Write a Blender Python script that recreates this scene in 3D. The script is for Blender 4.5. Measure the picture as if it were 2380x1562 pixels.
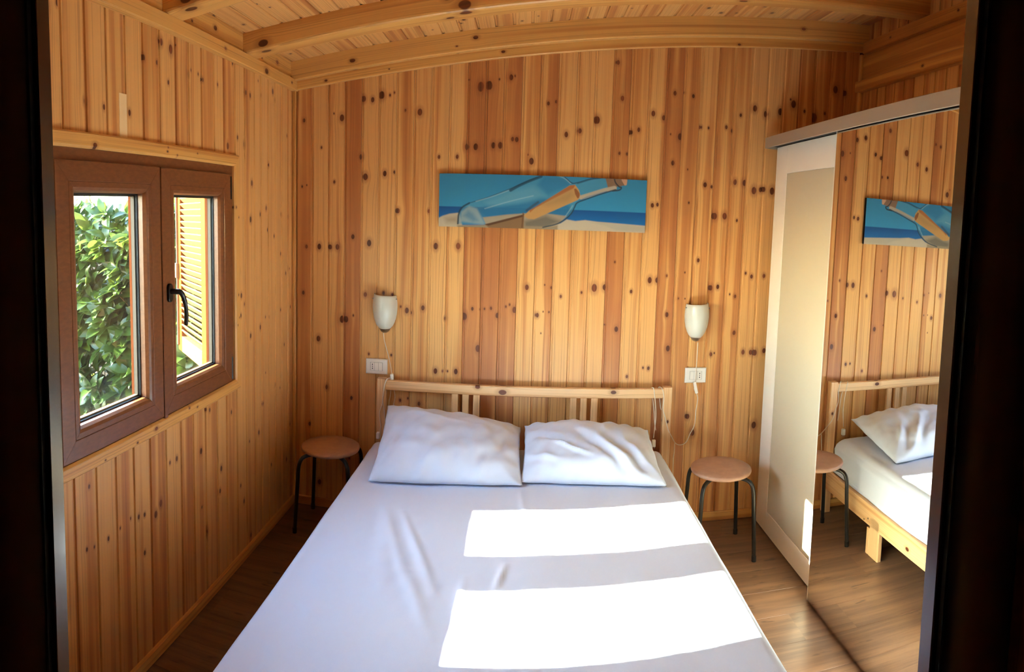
import bpy, bmesh, math, random
import numpy as np
from mathutils import Vector, Matrix, noise

for o in list(bpy.data.objects): bpy.data.objects.remove(o, do_unlink=True)
S = bpy.context.scene
COL = S.collection
V = Vector
PI = math.pi

# ------------------------------------------------------------------ camera
# The photograph is a swept panorama: a cylindrical camera about 90 degrees wide.
CAM = V((1.2869, -3.4499, 1.6818))
YAW, PITCH, ROLL, FPX, V0 = .0212, .0829, .0288, 1518.79, 626.82
cyw, syw = math.cos(YAW), math.sin(YAW); cpt, spt = math.cos(PITCH), math.sin(PITCH); crl, srl = math.cos(ROLL), math.sin(ROLL)
_A = np.array([[cyw, syw, 0], [-syw, cyw, 0], [0, 0, 1]])
_B = np.array([[1, 0, 0], [0, cpt, -spt], [0, spt, cpt]])
_D = np.array([[crl, 0, srl], [0, 1, 0], [-srl, 0, crl]])
RC = _D @ _B @ _A                       # world -> (right, forward, up)
def ray(px, py):
    th = (px - 1190) / FPX; u = (V0 - py) / FPX
    return RC.T @ np.array([math.sin(th), math.cos(th), u])
def hit(px, py, axis, val):             # pixel -> point on an axis-aligned plane of the room
    d = ray(px, py); t = (val - CAM[axis]) / d[axis]
    return V(np.array(CAM) + t * d)
def project(P):
    d = RC @ (np.array(P) - np.array(CAM))
    return 1190 + FPX * math.atan2(d[0], d[1]), V0 - FPX * d[2] / math.hypot(d[0], d[1])
cd = bpy.data.cameras.new('camera'); cam = bpy.data.objects.new('camera', cd); COL.objects.link(cam)
cd.type = 'PANO'; cd.panorama_type = 'CENTRAL_CYLINDRICAL'
cd.central_cylindrical_radius = 1.0
cd.central_cylindrical_range_u_min = -1190 / FPX
cd.central_cylindrical_range_u_max = 1190 / FPX
cd.central_cylindrical_range_v_min = -(1562 - V0) / FPX
cd.central_cylindrical_range_v_max = V0 / FPX
cd.clip_start = .01
M = Matrix.Identity(4)
for i in range(3):
    M[i][0] = RC[0][i]; M[i][1] = RC[2][i]; M[i][2] = -RC[1][i]; M[i][3] = CAM[i]
cam.matrix_world = M
S.camera = cam

# ------------------------------------------------------------------ world, sun, exposure
SUN_DIR = V((1, .093, -.51)).normalized()
w = bpy.data.worlds.new('world'); S.world = w; w.use_nodes = True
nt = w.node_tree; nt.nodes.clear()
sky = nt.nodes.new('ShaderNodeTexSky'); sky.sky_type = 'NISHITA'; sky.sun_disc = False
sky.ozone_density = 1.8; sky.dust_density = .4
sky.sun_elevation = math.asin(-SUN_DIR.z); sky.sun_rotation = math.atan2(-SUN_DIR.x, -SUN_DIR.y)
bg = nt.nodes.new('ShaderNodeBackground'); bg.inputs[1].default_value = 1.5
wo = nt.nodes.new('ShaderNodeOutputWorld')
nt.links.new(sky.outputs[0], bg.inputs[0]); nt.links.new(bg.outputs[0], wo.inputs[0])
sl = bpy.data.lights.new('sun', 'SUN'); sl.energy = 40; sl.angle = math.radians(.53); sl.color = (1, .96, .90)
so = bpy.data.objects.new('sun', sl); COL.objects.link(so); so.location = (-6, -1, 6)
so.rotation_euler = SUN_DIR.to_track_quat('-Z', 'Y').to_euler()
S.view_settings.view_transform = 'Standard'; S.view_settings.look = 'None'
S.view_settings.exposure = 1.9; S.view_settings.gamma = 1; S.view_settings.use_curve_mapping = False

# ------------------------------------------------------------------ materials
def srgb(r, g, b):
    f = lambda c: (c / 255) / 12.92 if c / 255 <= .04045 else ((c / 255 + .055) / 1.055) ** 2.4
    return (f(r), f(g), f(b), 1)
class NT:
    def __init__(s, tree): s.t = tree
    def n(s, kind, **kw):
        nd = s.t.nodes.new('ShaderNode' + kind)
        for k, v in kw.items(): setattr(nd, k, v)
        return nd
    def l(s, a, b): s.t.links.new(a, b)
    def math(s, op, a, b=None, c=None, clamp=False):
        nd = s.n('Math', operation=op, use_clamp=clamp)
        for i, v in enumerate((a, b, c)):
            if v is None: continue
            if isinstance(v, (int, float)): nd.inputs[i].default_value = v
            else: s.l(v, nd.inputs[i])
        return nd.outputs[0]
    def mix(s, f, a, b, blend='MIX'):
        nd = s.n('Mix', data_type='RGBA', blend_type=blend)
        for i, v in ((0, f), (6, a), (7, b)):
            if isinstance(v, (int, float)): nd.inputs[i].default_value = v
            elif isinstance(v, tuple): nd.inputs[i].default_value = v
            else: s.l(v, nd.inputs[i])
        return nd.outputs[2]
    def noise(s, vec, scale=1., detail=2., rough=.5, dist=0.):
        nd = s.n('TexNoise'); s.l(vec, nd.inputs['Vector'])
        nd.inputs['Scale'].default_value = scale; nd.inputs['Detail'].default_value = detail
        nd.inputs['Roughness'].default_value = rough; nd.inputs['Distortion'].default_value = dist
        return nd.outputs[0]
    def ramp(s, f, lo, hi):
        nd = s.n('MapRange', interpolation_type='SMOOTHSTEP'); s.l(f, nd.inputs[0])
        nd.inputs[1].default_value = lo; nd.inputs[2].default_value = hi
        return nd.outputs[0]
    def comb(s, x, y, z):
        nd = s.n('CombineXYZ')
        for i, v in enumerate((x, y, z)):
            if isinstance(v, (int, float)): nd.inputs[i].default_value = v
            else: s.l(v, nd.inputs[i])
        return nd.outputs[0]
def newmat(name):
    m = bpy.data.materials.new(name); m.use_nodes = True
    t = m.node_tree; b = t.nodes['Principled BSDF']
    return m, NT(t), b
def plain(name, col, rough=.5, metal=0., spec=.5, coat=0., bump=0., bscale=200., var=0., vscale=8.):
    m, n, b = newmat(name)
    b.inputs['Base Color'].default_value = col; b.inputs['Roughness'].default_value = rough
    b.inputs['Metallic'].default_value = metal; b.inputs['Specular IOR Level'].default_value = spec
    b.inputs['Coat Weight'].default_value = coat
    tc = n.n('TexCoord').outputs['Object']
    if var:
        f = n.noise(tc, vscale, 3)
        dark = tuple(c * (1 - var) for c in col[:3]) + (1,)
        n.l(n.mix(n.ramp(f, .35, .65), col, dark), b.inputs['Base Color'])
    if bump:
        bn = n.n('Bump'); bn.inputs['Strength'].default_value = bump; bn.inputs['Distance'].default_value = .002
        n.l(n.noise(tc, bscale, 3), bn.inputs['Height']); n.l(bn.outputs[0], b.inputs['Normal'])
    return m

NK = 8
def knot_group():
    g = bpy.data.node_groups.new('pine_knot', 'ShaderNodeTree')
    for nm, io, ty in (('P', 'INPUT', 'NodeSocketVector'), ('K', 'INPUT', 'NodeSocketVector'), ('G', 'INPUT', 'NodeSocketFloat'), ('D', 'INPUT', 'NodeSocketFloat'),
                       ('G', 'OUTPUT', 'NodeSocketFloat'), ('D', 'OUTPUT', 'NodeSocketFloat')):
        g.interface.new_socket(nm, in_out=io, socket_type=ty)
    n = NT(g); gi = g.nodes.new('NodeGroupInput'); go = g.nodes.new('NodeGroupOutput')
    def vm(op, x, y=None, sc=None):
        nd = n.n('VectorMath', operation=op); n.l(x, nd.inputs[0])
        if isinstance(y, tuple): nd.inputs[1].default_value = y
        elif y is not None: n.l(y, nd.inputs[1])
        if sc is not None: n.l(sc, nd.inputs['Scale'])
        return nd
    dv = vm('MULTIPLY', vm('SUBTRACT', gi.outputs['P'], gi.outputs['K']).outputs[0], (1, 1, 0)).outputs[0]
    sk = n.n('SeparateXYZ'); n.l(gi.outputs['K'], sk.inputs[0])          # K = (x, z * .66, 1 / radius)
    d = vm('LENGTH', vm('SCALE', dv, sc=sk.outputs[2]).outputs[0]).outputs['Value']
    sd = n.n('SeparateXYZ'); n.l(dv, sd.inputs[0])
    fall = n.math('DIVIDE', -.8, n.math('MULTIPLY_ADD', d, n.math('MULTIPLY', d, .3), 1.))
    n.l(n.math('MULTIPLY_ADD', sd.outputs[0], fall, gi.outputs['G']), go.inputs['G'])
    n.l(n.math('MINIMUM', gi.outputs['D'], d), go.inputs['D'])
    return g
KG = knot_group()
def pine(name, pale, mid, heart, knotc, rough=.42, knots=True):
    """Pine: local x across the piece, local z along it; knots and tone come from each piece's own properties."""
    m, n, b = newmat(name)
    tc = n.n('TexCoord').outputs['Object']
    s = n.n('SeparateXYZ'); n.l(tc, s.inputs[0])
    oi = n.n('ObjectInfo').outputs['Random']
    X = n.math('ADD', s.outputs[0], s.outputs[1]); Z = s.outputs[2]
    rnd = n.math('MULTIPLY', oi, 57.3)
    wob = n.noise(n.comb(n.math('MULTIPLY', X, 30), rnd, n.math('MULTIPLY', Z, 14)), 1, 2)
    wx = n.math('ADD', X, n.math('MULTIPLY', n.math('SUBTRACT', wob, .5), .005))
    P = n.comb(wx, n.math('MULTIPLY', Z, .66), 0)
    G = X; D = n.math('ADD', 0., 50.)
    if knots:
        for i in range(NK):
            at = n.n('Attribute', attribute_type='OBJECT', attribute_name='k%d' % i)
            kn = n.n('Group'); kn.node_tree = KG
            n.l(P, kn.inputs['P']); n.l(at.outputs['Vector'], kn.inputs['K'])
            n.l(G, kn.inputs['G']); n.l(D, kn.inputs['D'])
            G = kn.outputs['G']; D = kn.outputs['D']
    tone = n.n('Attribute', attribute_type='OBJECT', attribute_name='tone').outputs['Fac']
    band = n.noise(n.comb(n.math('MULTIPLY', G, 26), rnd, n.math('MULTIPLY', Z, .55)), 1, 2, .5)
    bandw = n.ramp(n.math('ADD', band, n.math('MULTIPLY', n.math('SUBTRACT', tone, .5), .55)), .40, .58)
    lines = n.noise(n.comb(n.math('MULTIPLY', G, 230), rnd, n.math('MULTIPLY', Z, .9)), 1, 2, .55)
    big = n.noise(n.comb(n.math('MULTIPLY', X, 9), n.math('ADD', rnd, 3), n.math('MULTIPLY', Z, 2.2)), 1, 2)
    c = n.mix(bandw, pale, mid)
    hv = n.math('ADD', n.math('ADD', tone, n.math('MULTIPLY', n.math('SUBTRACT', big, .5), .35)), n.math('MULTIPLY', n.math('SUBTRACT', band, .5), 1.1))
    c = n.mix(n.math('MULTIPLY', n.ramp(hv, .46, .90), .72), c, heart)
    c = n.mix(n.math('MULTIPLY', n.ramp(lines, .50, .72), .42), c, tuple(x * .62 for x in heart[:3]) + (1,))
    halo = n.math('MULTIPLY', n.ramp(D, 2.6, 1.0), .45)
    c = n.mix(halo, c, tuple(x * .75 for x in heart[:3]) + (1,))
    kcol = n.mix(n.ramp(lines, .4, .7), knotc, tuple(x * 2.2 for x in knotc[:3]) + (1,))
    c = n.mix(n.ramp(D, 1.12, .82), c, kcol)
    n.l(c, b.inputs['Base Color'])
    b.inputs['Roughness'].default_value = rough
    return m
MT = {}
KD = srgb(92, 44, 20)
MT['pine'] = pine('pine_boards', srgb(226, 168, 100), srgb(206, 138, 74), srgb(168, 96, 54), KD)
MT['beam'] = pine('pine_beams', srgb(222, 164, 88), srgb(204, 140, 68), srgb(176, 110, 52), KD)
MT['bedpine'] = pine('bed_pine', srgb(236, 190, 136), srgb(218, 162, 106), srgb(194, 130, 80), KD)
MT['white_fabric'] = plain('white_cotton', srgb(222, 231, 248), .85, spec=.2, bump=.12, bscale=900)
MT['steel_black'] = plain('black_lacquered_steel', srgb(16, 20, 20), .32, coat=.2)
MT['seat'] = plain('stool_seat', srgb(196, 152, 124), .38, var=.12, vscale=20, coat=.15)
MT['black_plastic'] = plain('black_plastic', srgb(14, 12, 12), .35)
MT['rubber'] = plain('black_rubber', srgb(12, 12, 12), .6)
MT['spacer'] = plain('aluminium_spacer', srgb(66, 60, 52), .7, 0., .1)
MT['white_laminate'] = plain('white_laminate', srgb(236, 226, 208), .38)
MT['cream_panel'] = plain('cream_glass_panel', srgb(198, 186, 158), .3, coat=.2)
MT['rail'] = plain('champagne_aluminium', srgb(176, 162, 140), .38, .35)
MT['dark'] = plain('dark_track', srgb(40, 40, 38), .5)
MT['mirror'] = plain('mirror', (.86, .87, .85, 1), .0, 1.)
MT['opal'] = plain('opal_glass', srgb(206, 204, 190), .3, coat=.1)
MT['nickel'] = plain('brushed_nickel', srgb(170, 168, 162), .32, 1.)
MT['plastic'] = plain('ivory_plastic', srgb(236, 228, 214), .3)
MT['cord'] = plain('cream_cord', srgb(230, 214, 190), .5)
MT['hole'] = plain('socket_hole', srgb(10, 10, 10), .7)
MT['canvas_side'] = plain('canvas_side', srgb(24, 24, 24), .8)
MT['hall'] = plain('hall_surface', srgb(70, 48, 34), .8)
MT['tape'] = plain('pale_tape', srgb(240, 205, 150), .6)
MT['soil'] = plain('garden_soil', srgb(52, 46, 36), .95, var=.4, vscale=5)
MT['render'] = plain('outer_boards', srgb(112, 64, 22), .7, var=.2)
MT['gap'] = plain('insert_shadow_gap', srgb(150, 142, 130), .6)
MT['fence'] = plain('weathered_fence', srgb(92, 82, 70), .85, var=.3, vscale=6)
MT['stem'] = plain('laurel_stem', srgb(96, 84, 50), .8)
MT['shutter'] = plain('shutter_varnish', srgb(120, 84, 44), .8, spec=.1, var=.15, vscale=12)
MT['stile'] = plain('orange_varnish', srgb(112, 56, 10), .85, spec=.04, var=.15)
MT['reveal_strip'] = plain('sunlit_reveal_strip', srgb(76, 32, 4), .85, spec=.04)  # orange tone standing for the sunlit outer reveal of the stiles
MT['bolt'] = plain('bolt_zinc', srgb(120, 112, 96), .4, .9)
def pvc():
    m, n, b = newmat('brown_woodgrain_pvc')
    tc = n.n('TexCoord').outputs['Object']
    mp = n.n('Mapping'); n.l(tc, mp.inputs[0]); mp.inputs['Scale'].default_value = (60, 22, 60)
    f = n.noise(mp.outputs[0], 1.6, 4, .6)
    n.l(n.mix(n.ramp(f, .3, .7), srgb(126, 72, 36), srgb(112, 62, 30)), b.inputs['Base Color'])
    b.inputs['Roughness'].default_value = .4; b.inputs['Coat Weight'].default_value = .1
    bn = n.n('Bump'); bn.inputs['Strength'].default_value = .15; bn.inputs['Distance'].default_value = .0006
    n.l(f, bn.inputs['Height']); n.l(bn.outputs[0], b.inputs['Normal'])
    return m
MT['pvc'] = pvc()
def frame_mat():
    m, n, b = newmat('dark_brown_door_frame')
    tc = n.n('TexCoord').outputs['Object']
    mp = n.n('Mapping'); n.l(tc, mp.inputs[0]); mp.inputs['Scale'].default_value = (80, 80, 6)
    f = n.noise(mp.outputs[0], 1, 3)
    n.l(n.mix(f, srgb(62, 36, 22), srgb(92, 56, 36)), b.inputs['Base Color'])
    b.inputs['Roughness'].default_value = .2; b.inputs['Coat Weight'].default_value = 1.; b.inputs['Coat Roughness'].default_value = .16; b.inputs['Coat IOR'].default_value = 1.7
    return m
MT['door_frame'] = frame_mat()
def laminate():
    m, n, b = newmat('oak_laminate')
    tc = n.n('TexCoord').outputs['Object']; s = n.n('SeparateXYZ'); n.l(tc, s.inputs[0])
    rnd = n.math('MULTIPLY', n.n('ObjectInfo').outputs['Random'], 43.)
    X, Z = s.outputs[0], s.outputs[2]
    a = n.noise(n.comb(n.math('MULTIPLY', X, 26), rnd, n.math('MULTIPLY', Z, 1.6)), 1, 4, .6)
    bb = n.noise(n.comb(n.math('MULTIPLY', X, 120), rnd, n.math('MULTIPLY', Z, 5)), 1, 3, .6)
    sp = n.noise(n.comb(n.math('MULTIPLY', X, 34), rnd, n.math('MULTIPLY', Z, 8)), 1, 2, .5)
    c = n.mix(n.ramp(a, .3, .7), srgb(124, 92, 68), srgb(96, 70, 52))
    c = n.mix(n.math('MULTIPLY', n.ramp(bb, .5, .75), .5), c, srgb(78, 54, 38))
    c = n.mix(n.math('MULTIPLY', n.ramp(sp, .66, .76), .7), c, srgb(46, 32, 22))
    n.l(c, b.inputs['Base Color']); b.inputs['Roughness'].default_value = .36; b.inputs['Coat Weight'].default_value = .12; b.inputs['Coat Roughness'].default_value = .3
    return m
MT['laminate'] = laminate()
def glass():
    m = bpy.data.materials.new('window_glass'); m.use_nodes = True; t = m.node_tree; t.nodes.clear(); n = NT(t)
    tr = n.n('BsdfTransparent'); tr.inputs[0].default_value = (.93, .95, .93, 1)
    gl = n.n('BsdfGlossy'); gl.inputs['Roughness'].default_value = .02
    df = n.n('BsdfDiffuse'); df.inputs[0].default_value = (.8, .8, .76, 1)
    tc = n.n('TexCoord').outputs['Object']
    dust = n.math('MULTIPLY', n.ramp(n.noise(tc, 380, 2, .6), .66, .74), .035)
    ge = n.n('NewGeometry'); dt = n.n('VectorMath', operation='DOT_PRODUCT'); n.l(ge.outputs['Normal'], dt.inputs[0]); n.l(ge.outputs['Incoming'], dt.inputs[1])
    cs_ = n.math('SUBTRACT', 1., n.math('ABSOLUTE', dt.outputs['Value'])); fr = n.math('MULTIPLY_ADD', n.math('POWER', cs_, 5.), .96, .02)
    m1 = n.n('MixShader'); n.l(n.math('ADD', dust, .002), m1.inputs[0]); n.l(tr.outputs[0], m1.inputs[1]); n.l(df.outputs[0], m1.inputs[2])
    m2 = n.n('MixShader'); n.l(fr, m2.inputs[0]); n.l(m1.outputs[0], m2.inputs[1]); n.l(gl.outputs[0], m2.inputs[2])
    o = n.n('OutputMaterial'); n.l(m2.outputs[0], o.inputs[0])
    return m
MT['glass'] = glass()
def leafmat(name, c1, c2):
    m, n, b = newmat(name)
    rnd = n.n('ObjectInfo').outputs['Random']
    f = n.noise(n.n('TexCoord').outputs['Object'], 14, 2)
    n.l(n.mix(n.math('ADD', n.math('MULTIPLY', rnd, .5), n.math('MULTIPLY', f, .5)), c1, c2), b.inputs['Base Color'])
    b.inputs['Roughness'].default_value = .32
    t = m.node_tree; tl = n.n('BsdfTranslucent'); tl.inputs[0].default_value = tuple(min(1, x * 1.6) for x in c2[:3]) + (1,)
    mx = n.n('MixShader'); mx.inputs[0].default_value = .3
    out = [q for q in t.nodes if q.type == 'OUTPUT_MATERIAL'][0]
    n.l(b.outputs[0], mx.inputs[1]); n.l(tl.outputs[0], mx.inputs[2]); n.l(mx.outputs[0], out.inputs[0])
    return m
MT['leaf'] = leafmat('laurel_leaf', srgb(34, 54, 16), srgb(68, 88, 30))
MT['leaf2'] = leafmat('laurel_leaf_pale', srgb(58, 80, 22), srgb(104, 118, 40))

# ------------------------------------------------------------------ mesh helpers
def mesh(name, verts, faces, mat, smooth=False):
    me = bpy.data.meshes.new(name); me.from_pydata([tuple(v) for v in verts], [], faces); me.update()
    if mat: me.materials.append(mat)
    if smooth:
        for p in me.polygons: p.use_smooth = True
    return me
def link(name, me, parent=None):
    o = bpy.data.objects.new(name, me); COL.objects.link(o)
    if parent is not None:
        o.parent = parent; o.matrix_parent_inverse = Matrix.Translation(-parent.location)
    return o
def from_bm(name, bm, mat, parent=None, smooth=False):
    bmesh.ops.recalc_face_normals(bm, faces=bm.faces)
    me = bpy.data.meshes.new(name); bm.to_mesh(me); bm.free(); me.materials.append(mat)
    if smooth:
        for p in me.polygons: p.use_smooth = True
    return link(name, me, parent)
def bx(bm, x0, x1, y0, y1, z0, z1, bev=0., seg=1):
    r = bmesh.ops.create_cube(bm, size=1)
    vs = r['verts']
    for v in vs: v.co = V(((x0 + x1) / 2 + v.co.x * (x1 - x0), (y0 + y1) / 2 + v.co.y * (y1 - y0), (z0 + z1) / 2 + v.co.z * (z1 - z0)))
    if bev:
        es = list({e for v in vs for e in v.link_edges})
        bmesh.ops.bevel(bm, geom=es, offset=bev, segments=seg, affect='EDGES', profile=.7)
def box(name, mat, parent, *a, bev=0., seg=1, smooth=False):
    bm = bmesh.new(); bx(bm, *a, bev=bev, seg=seg); return from_bm(name, bm, mat, parent, smooth)
def thing(name, label, cat, loc=(0, 0, 0), group=None):
    o = bpy.data.objects.new(name, None); COL.objects.link(o); o.location = loc; o.empty_display_size = .05
    return tag(o, label, cat, group)
def tag(o, label=None, cat=None, group=None, kind=None):
    if label: o['label'] = label
    if cat: o['category'] = cat
    if group: o['group'] = group
    if kind: o['kind'] = kind
    return o
def struct(o, label=None, cat=None): return tag(o, label, cat, kind='structure')
rng = random.Random(7)
def set_wood(o, tone=None, knots=()):
    o['tone'] = float(rng.uniform(.2, .7) if tone is None else tone)
    ks = sorted(knots, key=lambda k: -k[2])[:NK]
    for i in range(NK):
        o['k%d' % i] = [float(ks[i][0]), float(ks[i][1]) * .66, 1 / max(.0008, ks[i][2])] if i < len(ks) else [99., 99., 1.]
def rand_knots(w, L, dens=2.2, z0=0., rmax=.011):
    out = []
    n = min(NK, int(L * dens + rng.random()))
    for _ in range(n):
        out.append((rng.uniform(.08, .92) * w, z0 + rng.random() * L, rng.choice((.003, .005, .006, .008, rmax)) * rng.uniform(.8, 1.2)))
    return out
_prof = {}
def frame_mat4(p0, zdir, ydir):
    z = V(zdir).normalized(); y = V(ydir); y = (y - z * y.dot(z)).normalized(); x = y.cross(z)
    m = Matrix.Identity(4)
    for i in range(3): m[i][0], m[i][1], m[i][2], m[i][3] = x[i], y[i], z[i], V(p0)[i]
    return m
def extrude_profile(name, prof, L, mat, smooth=False):
    n = len(prof)
    vs = [(x, y, 0) for x, y in prof] + [(x, y, L) for x, y in prof]
    fs = [(i, (i + 1) % n, n + (i + 1) % n, n + i) for i in range(n)] + [tuple(range(n))[::-1], tuple(range(n, 2 * n))]
    return mesh(name, vs, fs, mat, smooth)
def tg_profile(w, t):           # tongue-and-groove board: chamfered face and a recessed tongue strip beside it
    tg = .010
    return [(.0003, 0), (.0004, t - .0035), (.0028, t), (w - tg - .0028, t), (w - tg, t - .006), (w - .0006, t - .006), (w - .0006, 0)]
def plank(name, mat, parent, p0, p1, normal, w, t, prof=None, tone=None, knots=None, raw=False):
    """p0: the piece's (x=0,y=0) edge at its start; the face looks along normal; local z runs p0->p1."""
    p0, p1 = V(p0), V(p1); L = (p1 - p0).length
    if prof is None:
        b = min(.004, t * .25, w * .2)
        prof = [(0, 0), (0, t - b), (b, t), (w - b, t), (w, t - b), (w, 0)]
    key = (tuple(prof), round(L, 4), mat.name, name)
    if key not in _prof: _prof[key] = extrude_profile(name, prof, L, mat)
    o = link(name, _prof[key], parent)
    o.matrix_basis = frame_mat4(p0, p1 - p0, normal)
    if parent is not None: o.matrix_parent_inverse = Matrix.Translation(-parent.location)
    ks = rand_knots(w, L) if knots is None else knots
    set_wood(o, tone, ks if raw else [(a + t, b, r) for a, b, r in ks])     # the shader measures round the piece: x + y
    return o
def catmull(pts, k=6):
    P = [V(p) for p in pts]; P = [P[0] * 2 - P[1]] + P + [P[-1] * 2 - P[-2]]; out = []
    for i in range(1, len(P) - 2):
        for j in range(k):
            t = j / k; a, b, c, d = P[i - 1], P[i], P[i + 1], P[i + 2]
            out.append(.5 * ((2 * b) + (c - a) * t + (2 * a - 5 * b + 4 * c - d) * t * t + (3 * b - a - 3 * c + d) * t ** 3))
    out.append(P[-2]); return out
def add_tube(bm, pts, r, seg=8, smooth=6):
    pts = catmull(pts, smooth) if smooth else [V(p) for p in pts]
    rings = []; t0 = (pts[1] - pts[0]).normalized()
    nrm = t0.orthogonal().normalized()
    for i, p in enumerate(pts):
        t = (pts[min(i + 1, len(pts) - 1)] - pts[max(i - 1, 0)]).normalized()
        nrm = (nrm - t * nrm.dot(t)).normalized(); bn = t.cross(nrm)
        rr = r[i * (len(r) - 1) // max(1, len(pts) - 1)] if isinstance(r, (list, tuple)) else r
        rings.append([bm.verts.new(p + (nrm * math.cos(2 * PI * a / seg) + bn * math.sin(2 * PI * a / seg)) * rr) for a in range(seg)])
    for a, b in zip(rings, rings[1:]):
        for i in range(seg): bm.faces.new((a[i], a[(i + 1) % seg], b[(i + 1) % seg], b[i]))
    bm.faces.new(rings[0][::-1]); bm.faces.new(rings[-1])
def tube(name, mat, parent, pts, r, seg=8, smooth=6):
    bm = bmesh.new(); add_tube(bm, pts, r, seg, smooth); return from_bm(name, bm, mat, parent, True)
def add_lathe(bm, prof, c, a0=0., a1=2 * PI, n=32, sy=1.):
    full = abs(a1 - a0 - 2 * PI) < 1e-6
    cols = []
    for i in range(n if full else n + 1):
        a = a0 + (a1 - a0) * i / n
        cols.append([bm.verts.new((c[0] + r * math.cos(a), c[1] + sy * r * math.sin(a), c[2] + z)) for r, z in prof])
    m = len(cols)
    for i in range(m if full else m - 1):
        A, B = cols[i], cols[(i + 1) % m]
        for j in range(len(prof) - 1): bm.faces.new((A[j], B[j], B[j + 1], A[j + 1]))
    return cols
def copy_tree(root):
    r = root.copy(); COL.objects.link(r)
    for ch in list(root.children):
        c = ch.copy(); COL.objects.link(c); c.parent = r
        for g in list(ch.children):
            d = g.copy(); COL.objects.link(d); d.parent = c
    return r

# ------------------------------------------------------------------ room dimensions
XR = 3.15; YN = -3.0                       # right wall, near wall
SL = .124                                  # roof slope along x
def zceil(x): return 2.492 + SL * x
WY0, WY1, WZ0, WZ1 = -2.045, -.795, .905, 1.888      # window opening in the left wall

# --- shell slabs
bm = bmesh.new()
bx(bm, -.12, XR + .12, .012, .12, -.1, 3.1); wall_back = struct(from_bm('wall_back', bm, MT['render']))
bm = bmesh.new()
bx(bm, -.12, -.012, YN - .1, WY0, -.1, 3.0); bx(bm, -.12, -.012, WY1, .012, -.1, 3.0)
bx(bm, -.12, -.012, WY0, WY1, -.1, WZ0); bx(bm, -.12, -.012, WY0, WY1, WZ1, 3.0)
wall_left = struct(from_bm('wall_left', bm, MT['render']))
bm = bmesh.new(); bx(bm, XR + .012, XR + .12, YN - .1, .012, -.1, 3.1); wall_right = struct(from_bm('wall_right', bm, MT['render']))
bm = bmesh.new()
bx(bm, -.012, .80, YN - .1, YN, -.0, 3.0); bx(bm, 1.72, XR + .012, YN - .1, YN, 0, 3.0); bx(bm, .80, 1.72, YN - .1, YN, 2.12, 3.0)
wall_front = struct(from_bm('wall_front', bm, MT['beam'])); set_wood(wall_front, .4)
bm = bmesh.new(); bx(bm, -.12, XR + .12, -4.9, .12, -.12, -.012); floor = struct(from_bm('floor', bm, MT['hall']))
vs = [(x, y, zceil(x) + dz) for x in (-.3, XR + .3) for y in (-4.9, .3) for dz in (.014, .12)]
ceiling = struct(link('ceiling', mesh('ceiling', vs, [(0, 1, 3, 2), (4, 6, 7, 5), (0, 4, 5, 1), (2, 3, 7, 6), (0, 2, 6, 4), (1, 5, 7, 3)], MT['render'])))
# hall behind the camera
bm = bmesh.new()
bx(bm, -.12, -.012, -4.9, YN - .1, -.1, 3.1); bx(bm, XR + .012, XR + .12, -4.9, YN - .1, -.1, 3.2); bx(bm, -.12, XR + .12, -5.0, -4.9, -.1, 3.2)
struct(from_bm('wall_hall', bm, MT['hall']))

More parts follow.
